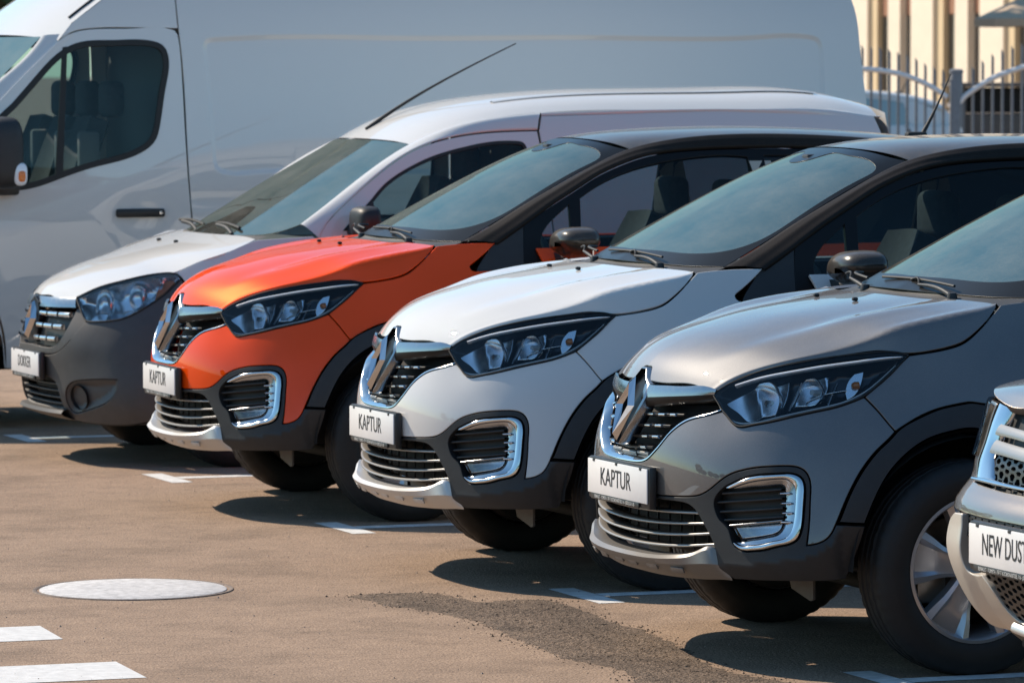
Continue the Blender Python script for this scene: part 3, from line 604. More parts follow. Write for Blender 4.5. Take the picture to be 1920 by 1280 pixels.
        for i_, uu in enumerate((.735, .875)):
            sub(strip('lamp_rib', b3([(uu,.838+.03*(uu-.7)),(uu+.004,.88),(uu+.008,.925)], -.035), b3([(uu+.012,.838+.03*(uu-.7)),(uu+.016,.88),(uu+.02,.925)], -.03), 'lampgrey' if i_ % 2 else 'reflector', None, 14, .004, bn))
        sub(panel('indicator', B, [(.935,.893,'c'),(.93,.93),(.945,.955,'c'),(.982,.962,'c'),(.99,.93),(.975,.885),(.95,.872,'c')], 'reflector', None, off=-.028, grid=.02, flange=.01))
        c = b3([(.968,.915)], -.022)[0]; sub(lathe('indicator_bulb', [(.001, .014), (.008, .011), (.012, .003), (.012, -.01)], 'amber', None, 16, 'x', tuple(c)))
        sub(strip('lamp_bar', b3([(.80,.866),(.84,.884),(.90,.897),(.94,.902)], -.024), b3([(.80,.861),(.84,.879),(.90,.893),(.94,.898)], -.024), 'reflector', None, 20, .003, bn))
    # --- upper grille
    back = mir([(0,.64,'c')]+[(q[0]*.99, q[1]+.004) for q in STRO[::-1]][1:]+[(.5,.835),(.455,.862),(.35,.875),(.2,.868),(0,.862)])
    panel('grille_backing', B, back, 'under', root, off=-.11, grid=.05, flange=.001, bev=.001)
    A = b3([(q[0], q[1]) for q in [(.503,.8235)]+STRO], .002); Bq = b3([(q[0]*.985, q[1]+.006) for q in STRI], -.030)
    fullc = lambda c: np.concatenate([c[:-1], (c*[1, -1, 1])[::-1]])
    strip('grille_surround', rs(fullc(A), 120), rs(fullc(Bq), 120), 'chrome', root, 120, .007, bn, 7)
    for z, ue in ((.790,.31), (.754,.262), (.718,.232), (.682,.19)):
        us = np.linspace(-ue, ue, 41); c = b3([(u, z+.05*abs(u)) for u in us], -.020)
        sl = loft('grille_slat', [c+[-.035, 0, .006], c+[0, 0, .0045], c+[.004, 0, 0], c+[0, 0, -.0045], c+[-.035, 0, -.008]], 'gloss_black', root, 41)
        for k in (-1, 1):
            for s in ((.115, .150), (.185, .220), (.25, .275)):
                if s[1] > ue or (z < .70 and s[0] > .13): continue
                cc = b3([(k*u, z+.05*u) for u in np.linspace(*s, 6)], -.018); strip('slat_trim', cc+[0, 0, .006], cc+[0, 0, -.006], 'chrome', sl, 6, .007, (1, 0, 0), 5)
    for z, s in ((.668, (-.155, -.07)), (.664, (-.06, .06)), (.668, (.07, .155))):
        cc = b3([(u, z) for u in np.linspace(*s, 6)], -.03); strip('slat_trim', cc+[0, 0, .007], cc+[0, 0, -.007], 'slat', root, 6, .008, (1, 0, 0), 5)
    # wing bars and the housing of the badge
    wt = b3([(.06,.880),(.10,.879),(.20,.882),(.30,.886),(.40,.889),(.445,.882)], .010); wbm = b3([(.06,.838),(.10,.842),(.20,.849),(.30,.857),(.40,.865),(.440,.868)], .004)
    strip('grille_wing', wt, wbm, 'satin', root, 40, .0015, bn, 7, mirror=True)
    wl = b3([(.06,.838),(.20,.849),(.30,.857),(.40,.865),(.440,.868)], .006); wl2 = b3([(.075,.816),(.20,.829),(.30,.840),(.40,.850),(.455,.856)], -.012)
    strip('grille_brow', wl, wl2, 'gloss_black', root, 40, .003, bn, 5, mirror=True)
    def diamond(w, h, zc, d, n=8):
        return [(0, zc+h), (w, zc+.012), (0, zc-h), (-w, zc+.012)]
    def emb(name, w0, h0, w1, h1, zc, x0, x1, m, par):
        """diamond ring: outer and inner outline with a ridge between"""
        V = []; tilt = lambda z: -max(0, z-.72)*.36
        for (w, h, x) in ((w0, h0, x0), ((w0+w1)/2, (h0+h1)/2, x1), (w1, h1, x0)):
            for (y, z) in diamond(w, h, zc, 0): V.append((x+tilt(z), y, z))
        F = grid_faces(3, 4, wrap_b=True); o = mesh(name, V, F, m, par, smooth=False); bm = bmesh.new(); bm.from_mesh(o.data); bmesh.ops.recalc_face_normals(bm, faces=bm.faces); bm.to_mesh(o.data); bm.free(); return o
    hs = [(.022,.934),(.050,.905),(.090,.885),(.098,.845),(.060,.76),(.030,.70),(.016,.688)]
    hw = [(y, z) for y, z in hs]+[(-y, z) for y, z in hs[::-1]]
    V = []; tl = lambda z: -.012-max(0, z-.70)*.40+.010
    for d, sc in ((-.05, 1.0), (.0, 1.0), (.005, .90), (-.012, .80)):
        for y, z in hw: V.append((tl(z)+d, y*sc, .80+(z-.80)*(.97 if sc < 1 else 1)))
    n = len(hw); hb = fix(mesh('badge_housing', V, grid_faces(4, n, wrap_b=True)+[tuple(3*n+i for i in range(n))], ['satin', 'gloss_black'], root, mi=[0]*(2*n)+[1]*(n+1)))
    emb('badge', .067, .103, .030, .058, .803, .004, .020, 'chrome', root)
    # --- lower grille
    panel('lower_grille_backing', B, mir([(0,.33,'c'),(.3,.34),(.56,.36,'c'),(.52,.42),(.47,.50),(.42,.53),(.3,.535),(0,.53)]), 'under', root, off=-.11, grid=.05, flange=.001, bev=.001)
    for k, (zc, ze, ue) in enumerate(((.485,.497,.462), (.446,.466,.48), (.409,.435,.505), (.373,.402,.525))):
        us = np.linspace(-ue, ue, 61); c = b3([(u, zc+(ze-zc)*(abs(u)/ue)**2) for u in us], -.012+.001*k)
        loft('lower_grille_slat', [c+[-.055, 0, -.004], c+[-.055, 0, .004], c+[-.004, 0, .0045], c+[.003, 0, .002], c+[.003, 0, -.002], c+[-.004, 0, -.0045], c+[-.055, 0, -.004]], 'slat', root, 61)
    for u in (-.42, -.34, -.26, -.18, -.09, 0, .09, .18, .26, .34, .42):
        c = b3([(u, .36), (u, .52)], -.078); rbox('grille_upright', tuple(c.mean(0)), (.008, .004, .16), 'pl_dark', root, .002)
    # --- skid plate
    us = [0, .12, .25, .37, .46, .53, .562]; T_ = [.352,.352,.355,.362,.376,.391,.300]; 
    rows = []
    for (zs, of) in (([.350,.351,.355,.365,.382,.393,.384], [-.045,-.045,-.042,-.034,-.020,-.006,-.004]), ([.346,.347,.351,.361,.379,.392,.383], [.020,.020,.018,.016,.010,.004,.002]), ([.336,.337,.341,.350,.368,.383,.376], [.040,.040,.038,.032,.020,.008,.004]), ([.322,.322,.325,.330,.338,.342,.340], [.036,.036,.034,.030,.026,.020,.016]), ([.296,.296,.298,.301,.303,.303,.300], [.012,.012,.010,.006,.004,.002,.0]), ([.276,.276,.278,.282,.286,.291,.293], [-.010,-.010,-.012,-.014,-.012,-.008,-.004])):
        c = b3(list(zip(us, zs))); c[:, 0] += np.array(of)*1.0; c[:, 1] += np.array(of)*.25*(np.array(us) > .2); c[-1] = b3([(.566 if zs[-1] < .31 else .535 if zs[-1] > .35 else .545, zs[-1])], .002)[0]
        h = rs(c, 40); rows.append(np.concatenate([(h*[1, -1, 1])[::-1][:-1], h]))
    sk = loft('skid_plate', rows, 'silver_g', root, 79); sharp(sk, 24)
    for u in (-.36, -.21, -.06, .06, .21, .36):
        c = b3([(u, .311)])[0]+[.0255, 0, 0]; yw = math.atan2(B.nor([(u, .309)])[0][1], B.nor([(u, .309)])[0][0])
        q = rbox('skid_pad', (0, 0, 0), (.006, .066, .019), 'silver_g', sk, .0015, rot=(.5, 'Y')); q.data.transform(Matrix.Translation(Vector(c))@Matrix.Rotation(yw, 4, 'Z'))
    # --- fog lamp pods
    for pod in panel('fog_pod', B, fo, 'pl_dark', root, off=-.040, grid=.05, flange=.001, bev=.001, mirror=True):
        sgn = 1 if pod.data.vertices[0].co.y > 0 else -1
        def sub(o):
            if sgn < 0: o.data.transform(Matrix.Diagonal((1, -1, 1, 1))); o.data.flip_normals()
            o.parent = pod; return o
        lp = fo; w0 = b3(lp, .001); w1 = b3(lp, -.041)
        sub(mesh('pod_wall', np.concatenate([w0, w1]), grid_faces(2, len(lp), wrap_b=True), 'plastic', None))
        for ql, qr in (((.553,.565),(.765,.589)), ((.536,.536),(.765,.562)), ((.545,.507),(.765,.532)), ((.561,.482),(.765,.505))):
            c = b3([(ql[0]+(qr[0]-ql[0])*t, ql[1]+(qr[1]-ql[1])*t) for t in np.linspace(0, 1, 12)], -.010)
            nn = b3([(ql[0], ql[1])], -.05)[0]-b3([(ql[0], ql[1])], -.010)[0]
            sub(loft('fog_slat', [c+nn*.8, c+[0, 0, .004], c+[.002, .001, 0], c+[0, 0, -.004], c+nn*.8+[0, 0, -.005]], 'plastic', None, 12))
        oc, ic = rs(b3(BEZO, .006), 80), rs(b3(BEZI, .000), 80)
        sub(strip('fog_bezel', oc, ic*.42+oc*.58, 'chrome', None, 80, .0035, bn, 6))
        sub(strip('fog_bezel_step', ic*.45+oc*.55-bn(oc)*.006, ic-bn(oc)*.016, 'lampgrey', None, 80, .002, bn, 5))
        for (u, v) in ((.765,.575), (.768,.545), (.768,.515), (.762,.487)):
            c = b3([(u-.004, v), (u+.028, v+.002)], .001); sub(strip('bezel_rib', c+[0, 0, .003], c-[0, 0, .003], 'chrome', None, 2, .003, (0, 1, 0), 4))
        sub(panel('fog_lamp', B, [(.585,.466,'c'),(.759,.490,'c'),(.752,.466),(.735,.450),(.70,.440),(.615,.423,'c')], 'lens', None, off=-.006, grid=.03, flange=.01))
        sub(panel('fog_reflector', B, [(.59,.463,'c'),(.755,.487,'c'),(.748,.466),(.73,.452),(.70,.443),(.618,.427,'c')], 'reflector', None, off=lambda q: -.020+.25*(.47-q[:, 1]), grid=.02, flange=.01))
        sub(strip('fog_lamp_edge', b3([(.583,.470),(.67,.483),(.762,.496)], -.002), b3([(.585,.463),(.67,.476),(.760,.489)], -.004), 'satin', None, 16, .003, bn))
    # --- number plate with its holder
    pf = rbox('plate_frame', (-.016, 0, .563), (.026, .536, .136), 'frame', root, .006)
    pl = rbox('number_plate', (.0005, 0, .5685), (.006, .520, .112), 'plate', pf, .0025)
    text('plate_lettering', 'KAPTUR', .082, 'ink', pf, Matrix.Translation((.0042, -.012, .570))@FRONT, .88, .0005)
    rbox('frame_strip', (.001, -.02, .5035), (.006, .42, .019), 'frame', pf, .002)
    text('frame_lettering', 'RENAULT - TOMETA - ПР-Т КОСМОНАВТОВ, 116 - (0232) 25-11-25', .0150, 'frametext', pf, Matrix.Translation((.0045, -.02, .5035))@FRONT, .78, .0003)
    for y in (-.205, -.005, .205): rbox('plate_clip', (.002, y, .6215), (.007, .018, .009), 'frame', pf, .002)
    # --- mirrors
    for sgn in (1, -1):
        V = []; c0 = np.array([-1.60, .94, 1.160])
        for i in range(17):
            t = math.pi*i/16
            for k in range(28):
                a_ = 2*math.pi*k/28; ca, sa = math.cos(a_), math.sin(a_); sq = lambda q, e: math.copysign(abs(q)**e, q)
                x = .105*sq(math.cos(t), .7); rr_ = math.sin(t)**.55; V.append(c0+[x*(1.08 if x > 0 else .6)*(1 if sa > 0 else 1+.35*sa)+.012, .142*rr_*sq(ca, .70)*(1 if sa > 0 else 1+.40*sa), .074*rr_*sq(sa, .8)*(1 if sa > 0 else .85)+.010*ca])
        V = np.array(V)*[1, sgn, 1]; mr = fix(mesh('door_mirror', V, grid_faces(17, 28, wrap_b=True), 'blackroof', root))
        loft('mirror_stalk', [[(-1.54, sgn*.70, 1.12), (-1.56, sgn*.86, 1.115)], [(-1.66, sgn*.70, 1.12), (-1.64, sgn*.86, 1.12)], [(-1.66, sgn*.70, 1.06), (-1.64, sgn*.88, 1.10)], [(-1.54, sgn*.70, 1.06), (-1.56, sgn*.88, 1.095)]], 'pl_dark', mr, 8, wrap=True)
        rbox('mirror_glass', (-1.612, sgn*.945, 1.165), (.006, .20, .105), 'chrome', mr, .002)
    # --- cabin
    loft('dashboard', [[(-1.05, y, 1.09), (-1.22, y, 1.125), (-1.42, y, 1.10), (-1.50, y, 1.03), (-1.45, y, .8)] for y in np.linspace(-.66, .66, 12)], 'dash', root, 20)
    for y in (.36, -.36):
        st = loft('front_seat', [[(-2.25+.10*s*s, y-.24*(1-.12*t), .60+.62*t+0) if False else (-2.18-.30*t+.05*s*s, y+s*.24*(1-.22*t*t), .62+.60*t) for s in np.linspace(-1, 1, 11)] for t in np.linspace(0, 1, 9)], 'seat', root, 11, thick=.10)
        rbox('headrest', (-2.50, y, 1.32), (.10, .25, .19), 'seat', st, .04, 3); rbox('seat_cushion', (-1.95, y, .60), (.52, .48, .14), 'seat', st, .05, 3)
        for d in (-.06, .06): tube('headrest_post', [(-2.485, y+d, 1.18), (-2.50, y+d, 1.26)], .006, 'chrome', st, 3, 6)
    rbox('rear_seat', (-3.2, 0, .95), (.18, 1.2, .75), 'seat', root, .06, 3, rot=(-.25, 'Y'))
    sw = empty('x'); bpy.data.objects.remove(sw)
    V = []; cw = np.array([-1.62, .36, 1.06]); ax = unit(np.array([-.9, 0, .42])); e1 = np.array([0, 1., 0]); e2 = np.cross(ax, e1)
    for i in range(40):
        t = 2*math.pi*i/40; d = e1*math.cos(t)+e2*math.sin(t)
        for k in range(8): V.append(cw+d*(.185+.016*math.cos(2*math.pi*k/8))+ax*.016*math.sin(2*math.pi*k/8))
    stw = mesh('steering_wheel', V, grid_faces(40, 8, True, True), 'dash', root)
    rbox('steering_hub', tuple(cw-ax*.02), (.05, .16, .14), 'dash', stw, .02)
    mr = rbox('rear_view_mirror', (-1.80, .03, 1.47), (.03, .24, .075), 'pl_dark', root, .014); rbox('mirror_mount', (-1.79, 0, 1.535), (.06, .06, .07), 'pl_dark', mr, .01)
    loft('headlining', [[(-1.93, y, 1.545-.05*abs(y)**2), (-2.4, y, 1.59-.08*y*y), (-3.2, y, 1.57-.08*y*y), (-3.9, y, 1.46-.06*y*y)] for y in np.linspace(-.45, .45, 8)], 'trim', root, 10)
    loft('pillar_lining', [[(-2.51, .56, 1.50), (-2.60, .68, 1.10), (-2.62, .74, .7)], [(-2.62, .54, 1.50), (-2.74, .66, 1.10), (-2.78, .72, .7)]], 'trim', root, 10, mirror=True)
    loft('door_lining', [b3([(u, v) for u in np.linspace(1.75, 4.3, 12)], -.07) for v in (.3, .6, .9, 1.07)], 'seat', root, 12, mirror=True)
    mesh('firewall', [(-1.12, -.72, .25), (-1.12, .72, .25), (-1.10, .64, 1.12), (-1.10, -.64, 1.12)], [(0, 1, 2, 3)], 'under', root, smooth=False)
    # --- running gear
    rbox('underbody', (-2.5, 0, .31), (3.6, 1.16, .06), 'under', root, .01)
    rbox('engine_bay', (-.62, 0, .62), (.62, 1.05, .62), 'under', root, .02)
    for x in (-.866, -3.54):
        for sgn in (1, -1):
            wh = wheel(root, sgn*.785, x, sgn)
            t = np.linspace(.0, math.pi, 22); V = [(x+.412*math.cos(q), sgn*y, .335+.412*math.sin(q)) for y in (.845, .53) for q in t]+[(x+.412*math.cos(q), sgn*.53, .335+.412*math.sin(q)) for q in t]
            mesh('wheel_liner', V, grid_faces(2, 22)+[tuple(range(44, 66))], 'liner', root)
    for y in (.60, -.60): prism('air_deflector', [(y-.15, .30), (y+.05, .30), (y+.05, .232), (y+.03, .226), (y-.12, .252)], 0, -.412, -.404, 'deflector', root)
    tube('suspension_arm', [(-.80, .62, .22), (-.75, .30, .24), (-.72, -.30, .24), (-.80, -.62, .22)], .025, 'under', root, 16)
    # aerial at the back of the roof
    ae = tube('roof_aerial', [(-3.57, 0, 1.585), (-3.615, 0, 1.66), (-3.72, 0, 1.875)], [.012, .006, .003], 'rubber', root, 10, 8)
    rbox('aerial_base', (-3.55, 0, 1.598), (.10, .05, .035), 'rubber', ae, .012)
    tube('red_paint_dot', [(-.866+.285*math.cos(2.75+math.pi*0), .893, .335+.285*math.sin(.35)), (-.866+.285*math.cos(2.75), .894, .335+.285*math.sin(.35))], .004, 'dot', root, 2, 8)
    return root
def near_u(B, X):
    """u of the belt column nearest to points X, along the plan outline at their height"""
    us = np.linspace(0, 2.2, 221); out = np.zeros(len(X))
    for i, x in enumerate(X):
        P = B.at(np.stack([us, np.full(221, x[2])], 1)); out[i] = us[np.argmin((P[:, 0]-x[0])**2+(P[:, 1]-abs(x[1]))**2)]*(1 if x[1] >= 0 else -1)
    return out
def van_hood(belt, C, Euv, Elast, pw):
    E = belt.at(Euv); E = np.concatenate([E, [Elast]]); f = np.array([0,.2,.4,.55,.67,.77,.85,.92,.97,1.]); P = np.zeros((len(f), len(C), 3))
    for j in range(len(C)):
        xc, zc = C[j]; xe, ye, ze = E[j]; P[:, j, 0] = xc+(xe-xc)*f**1.8; P[:, j, 1] = ye*f; P[:, j, 2] = zc+(ze-zc)*f**pw[j]
    return Surf(f*.75, np.r_[0, np.cumsum([math.hypot(C[i+1][0]-C[i][0], C[i+1][1]-C[i][1]) for i in range(len(C)-1)])], P)
def side_surf(A, Z, Y, d=lambda a, z: 0.):
    return Surf(A, Z, np.array([[(-a, y+d(a, z), z) for z, y in zip(Z, Y)] for a in A]), sym=False)
def plate_unit(root, x, zc, word, sx, size=.082):
    pf = rbox('plate_frame', (x-.016, 0, zc-.0055), (.026, .536, .136), 'frame', root, .006)
    rbox('number_plate', (x+.0005, 0, zc), (.006, .520, .112), 'plate', pf, .0025)
    text('plate_lettering', word, size, 'ink', pf, Matrix.Translation((x+.0042, -.005, zc+.0015))@FRONT, sx, .0005)
    rbox('frame_strip', (x+.001, -.02, zc-.065), (.006, .42, .019), 'frame', pf, .002)
    text('frame_lettering', 'RENAULT - TOMETA - ПР-Т КОСМОНАВТОВ, 116 - (0232) 25-11-25', .0150, 'frametext', pf, Matrix.Translation((x+.0045, -.02, zc-.065))@FRONT, .78, .0003)
    for y in (-.205, -.005, .205): rbox('plate_clip', (x+.002, y, zc+.053), (.007, .018, .009), 'frame', pf, .002)
    return pf
def ring_reflector(c, nn, rad, dep, m, parent):
    e1 = unit(np.cross([0, 0, 1.], nn)); e2 = np.cross(nn, e1); V = []
    for i in range(9):
        rr_ = rad*math.sin(i/8*math.pi/2)**.9+.002; dd = -dep*math.cos(i/8*math.pi/2)
        for k in range(30): V.append(c+nn*dd+rr_*(e1*math.cos(2*math.pi*k/30)+e2*math.sin(2*math.pi*k/30)))
    return mesh('lamp_reflector', V, grid_faces(9, 30, wrap_b=True), m, parent)
def cabin(root, xd, zd, wy, xs, zs, seatm='seat', dx=0.):
    loft('dashboard', [[(xd, y, zd-.04), (xd-.2, y, zd), (xd-.45, y, zd-.02), (xd-.52, y, zd-.1), (xd-.5, y, zd-.4)] for y in np.linspace(-wy, wy, 12)], 'dash', root, 20)
    for y in (.42*wy/.66, -.42*wy/.66):
        st = loft('front_seat', [[(xs-.28*t+.05*s*s, y+s*.24*(1-.22*t*t), zs+.60*t) for s in np.linspace(-1, 1, 11)] for t in np.linspace(0, 1, 9)], seatm, root, 11, thick=.10)
        rbox('headrest', (xs-.33, y, zs+.70), (.10, .25, .19), seatm, st, .04, 3); rbox('seat_cushion', (xs+.25, y, zs-.02), (.52, .48, .14), seatm, st, .05, 3)
    V = []; cw = np.array([xd-.62, .42*wy/.66, zd-.03]); ax = unit(np.array([-.85, 0, .5])); e1 = np.array([0, 1., 0]); e2 = np.cross(ax, e1)
    for i in range(40):
        d = e1*math.cos(2*math.pi*i/40)+e2*math.sin(2*math.pi*i/40)
        for k in range(8): V.append(cw+d*(.19+.016*math.cos(2*math.pi*k/8))+ax*.016*math.sin(2*math.pi*k/8))
    sw = mesh('steering_wheel', V, grid_faces(40, 8, True, True), 'dash', root); rbox('steering_hub', tuple(cw-ax*.02), (.05, .16, .14), 'dash', sw, .02)
def chassis(root, wb, xf, hw, z0, L, R=.32, rr=.20):
    rbox('underbody', (-L/2, 0, z0), (L-.6, 1.1, .06), 'under', root, .01)
    for x in (xf, xf-wb):
        for s in (1, -1):
            wheel(root, s*hw, x, s, R=R, rr=rr); t = np.linspace(-.25, math.pi+.25, 22); q = R+.07
            V = [(x+q*math.cos(k), s*y, R+q*math.sin(k)) for y in (hw+.06, hw-.25) for k in t]+[(x+q*math.cos(k), s*(hw-.25), R+q*math.sin(k)) for k in t]
            mesh('wheel_liner', V, grid_faces(2, 22)+[tuple(range(44, 66))], 'liner', root)
def rounded_shell(name, c0, half, m, root, sgn, e=(.7, .75, .8), back=.35):
    V = []; sq = lambda q, k: math.copysign(abs(q)**k, q)
    for i in range(17):
        t = math.pi*i/16
        for k in range(28):
            a = 2*math.pi*k/28; x = half[0]*sq(math.cos(t), e[0]); r = math.sin(t)**.5
            V.append((c0[0]+x*(1 if x > 0 else back), sgn*(c0[1]+half[1]*r*sq(math.cos(a), e[1])), c0[2]+half[2]*r*sq(math.sin(a), e[2])))
    return fix(mesh(name, V, grid_faces(17, 28, wrap_b=True), m, root))
# ------------------------------------------------------------------ small white panel van
def build_panelvan():
    B = panelvan_belt(); root = empty('panel_van'); b3 = lambda pts, off=0.: B.at(pts)+B.nor(pts)*off
    bn = lambda X: unit(B.nor(np.stack([near_u(B, X), X[:, 2]], 1)))
    C = [(-.075,.802),(-.095,.832),(-.14,.868),(-.21,.903),(-.33,.95),(-.46,.988),(-.58,1.02),(-.74,1.062),(-.87,1.098)]
    H = van_hood(B, C, [(.40,.807),(.473,.836),(.577,.872),(.673,.896),(.804,.921),(.933,.929),(1.04,.975),(1.28,1.03)], (-.97,.685,1.088), [2.4,2.3,2.3,2.4,2.6,3,3.6,4.2,4.5]); vr = H.v[-1]
    panel('hood', H, mir([(0,0),(.3,0),(.73,0),(.75,.012,'c'),(.75,.3),(.75,.6),(.75,vr-.005,'c'),(.7,vr),(.3,vr),(0,vr)]), 'white', root, grid=.03, flange=.02, gap=.002)
    hl = [(.398,.805,'c'),(.473,.834),(.577,.87),(.673,.894),(.804,.919),(.882,.927),(.95,.924),(1.007,.90,'c'),(.986,.866),(.95,.825),(.896,.784),(.825,.739),(.766,.713),(.69,.699),(.605,.694),(.549,.697),(.517,.715),(.468,.755),(.424,.784)]
    hb = [(1.007,.90,'c'),(.986,.866),(.95,.825),(.896,.784),(.825,.739),(.766,.713),(.69,.699),(.605,.694),(.555,.696,'c')]
    arc = [(UW+.43*math.cos(t), .32+.43*math.sin(t)) for t in np.linspace(math.pi*1.02, .0, 22)]
    gout = [(.547,.689),(.466,.604),(.40,.555),(.322,.530),(.129,.522),(0,.521)]
    fog = [(.422,.358),(.462,.394),(.535,.413),(.628,.423),(.752,.426,'c'),(.744,.381),(.702,.334),(.596,.283),(.481,.252),(.42,.258),(.41,.30)]; fp = poly(fog)
    lg = [(0,.418),(.147,.416),(.27,.412),(.33,.39),(.352,.345),(.36,.272,'c'),(.2,.268),(0,.267)]
    lgp = poly(mir(lg))
    bump = [(0,.215),(.4,.212),(.8,.215),(.955,.25,'c')]+[(u, v) for u, v in arc[1:9]]+[(1.20,.78,'c'),(1.10,.84)]+hb+gout
    panel('bumper_cover', B, mir(bump), 'grey_plastic', root, holes=[lgp, fp, (fp*[-1, 1])[::-1]], grid=.025, flange=.03)
    panel('bumper_sill', B, mir([(0,.20),(.9,.20,'c'),(.95,.245,'c'),(.8,.21),(.4,.207),(0,.210)]), 'plastic', root, off=-.012, grid=.06, flange=.04)
    for o in panel('fog_recess', B, fp, 'grey_plastic', root, off=lambda q: -.004-.022*np.clip(dist2(q, fp)/.03, 0, 1), grid=.015, flange=.002, mirror=True):
        s = 1 if o.data.vertices[0].co.y > 0 else -1; c = b3([(.508,.326)], -.022)[0]*[1, s, 1]; n = B.nor([(.508,.326)])[0]*[1, s, 1]
        ring_reflector(c+n*.012, n, .058, .06, 'pl_dark', o).name = 'fog_cup'
    panel('lower_grille_backing', B, mir([(0,.25),(.37,.25,'c'),(.37,.36),(.33,.42,'c'),(0,.425)]), 'pl_dark', root, off=-.07, grid=.06, flange=.001, bev=.001)
    for z, ue in ((.385,.325), (.352,.347), (.318,.352), (.287,.355)):
        c = b3([(u, z) for u in np.linspace(-ue, ue, 31)], -.012); loft('lower_grille_slat', [c+[-.04, 0, -.004], c+[-.04, 0, .004], c+[0, 0, .004], c+[.003, 0, 0], c+[0, 0, -.004]], 'deflector', root, 31)
    rows = [b3([(u, z) for u in np.linspace(-.40, .40, 31)])+[o, 0, 0] for z, o in ((.268,-.02), (.262,.03), (.246,.05), (.232,.042), (.212,.0))]
    sharp(loft('bumper_lip', rows, 'grey_plastic', root, 31), 25)
    # grille
    gin = [(0,.566),(.24,.560),(.345,.577),(.40,.628),(.428,.70),(.437,.752,'c'),(.2,.748),(0,.745)]
    panel('grille_backing', B, mir(gin), 'pl_dark', root, off=-.045, grid=.05, flange=.001, bev=.001)
    panel('grille_surround', B, mir([(0,.523)]+[(q[0], q[1]+.002) for q in gout[::-1][1:]]+[(.520,.712),(.47,.752),(.445,.757,'c')]+gin[::-1][2:]), 'grey_plastic', root, off=-.006, grid=.03, flange=.04)
    wt = b3([(0,.798),(.1,.798),(.25,.800),(.40,.803)], .004); wb = b3([(0,.750),(.1,.750),(.25,.752),(.437,.756)], .006)
    strip('grille_bar', np.concatenate([(wt*[1, -1, 1])[::-1][:-1], wt]), np.concatenate([(wb*[1, -1, 1])[::-1][:-1], wb]), 'satin', root, 60, .003, bn, 7)
    for z, ed in ((.722, (.10,.205,.31,.415)), (.664, (.10,.20,.30,.388)), (.603, (.085,.175,.265,.352))):
        for s in (1, -1):
            for a, b in zip(ed[:-1], ed[1:]):
                c = b3([(s*u, z) for u in np.linspace(a+.008, b-.008, 6)], -.006); strip('grille_block', c+[0, 0, .014], c+[0, 0, -.012], 'chrome', root, 6, .010, (1, 0, 0), 6)
    V = []
    for (w, h, x) in ((.062,.098,.0), (.043,.076,.024), (.026,.054,.0)):
        for (y, z) in ((0, .690+h), (w, .69), (0, .690-h), (-w, .69)): V.append((x-.012-max(0, z-.6)*.25, y, z))
    bd = mesh('badge', V, grid_faces(3, 4, wrap_b=True), 'chrome', root, smooth=False)
    prism('badge_housing', [(.0,.800),(.075,.77),(.085,.69),(.03,.575),(-.03,.575),(-.085,.69),(-.075,.77)], 0, -.075, -.045, 'gloss_black', bd, .004)
    # headlamps
    hlp = poly(hl)
    for lens in panel('headlight', B, hl, 'lens', root, off=.004, grid=.03, flange=.01, mirror=True):
        s = 1 if lens.data.vertices[0].co.y > 0 else -1
        def sub(o):
            if s < 0: o.data.transform(Matrix.Diagonal((1, -1, 1, 1))); o.data.flip_normals()
            o.parent = lens; return o
        sub(panel('lamp_housing', B, hlp, 'reflector', None, off=lambda q: -.012-.055*np.clip(dist2(q, hlp)/.06, 0, 1), grid=.02, flange=.002))
        sub(panel('lamp_gasket', B, inset(hlp, -.003), 'rubber', None, holes=[inset(hlp, .005)], off=.0055, grid=.06, flange=.012, bev=.001))
        for u, v, rd in ((.60,.78,.075), (.78,.82,.055), (.86,.88,.035)):
            n = unit(B.nor([(u, v)])[0]*[1, .5, .3]+np.array([.6, 0, 0])); sub(ring_reflector(b3([(u, v)], -.016)[0], n, rd, .05, 'reflector', None))
        sub(panel('indicator', B, [(.88,.885,'c'),(.93,.905),(.965,.895,'c'),(.93,.845),(.89,.815,'c')], 'amber', None, off=-.03, grid=.03))
    plate_unit(root, .004, .476, 'DOKKER', .78, .078)
    # fender, side
    panel('fender', B, [(1.007,.905,'c'),(.95,.929,'c'),(1.04,.977),(1.28,1.032),(1.50,1.085,'c'),(1.75,1.10,'c'),(1.85,.9),(1.85,.3,'c')]+[(u, v) for u, v in arc[::-1][1:14]]+[(1.20,.79,'c'),(1.10,.85)], 'white', root, grid=.05, mirror=True)
    ub = 4.22; rarc = [(ub+.43*math.cos(t), .32+.43*math.sin(t)) for t in np.linspace(0, math.pi, 18)]
    panel('lower_body_side', B, [(1.86,1.06,'c'),(4.75,1.06,'c'),(4.8,.6),(4.72,.3,'c'),(4.66,.32)]+rarc+[(3.7,.3,'c'),(1.86,.3,'c')], 'white', root, grid=.08, mirror=True)
    panel('rear_bumper', B, [(4.76,1.0,'c'),(5.44,1.0,'c'),(5.44,.3,'c'),(4.76,.3,'c')], 'white', root, grid=.1, mirror=True)
    G = side_surf([.9,1.3,1.6,2.0,2.5,3.2,3.9,4.35], [1.0,1.08,1.16,1.25,1.4,1.55,1.65,1.72], [.815,.79,.768,.748,.715,.675,.642,.61], lambda a, z: -.03*max(0, a-3.6)**2-.02*max(0, 1.5-a))
    seam = [(1.25,1.08),(1.30,1.16),(1.38,1.235),(1.59,1.40),(1.78,1.51),(1.98,1.567),(2.17,1.59),(2.42,1.598,'c'),(2.45,1.3),(2.46,1.03,'c'),(1.24,1.03,'c')]
    gl = [(1.40,1.13,'c'),(1.43,1.17),(1.52,1.258),(1.59,1.33),(1.73,1.42),(1.88,1.482),(2.03,1.52),(2.30,1.548),(2.345,1.535),(2.355,1.5),(2.36,1.3),(2.36,1.14,'c')]
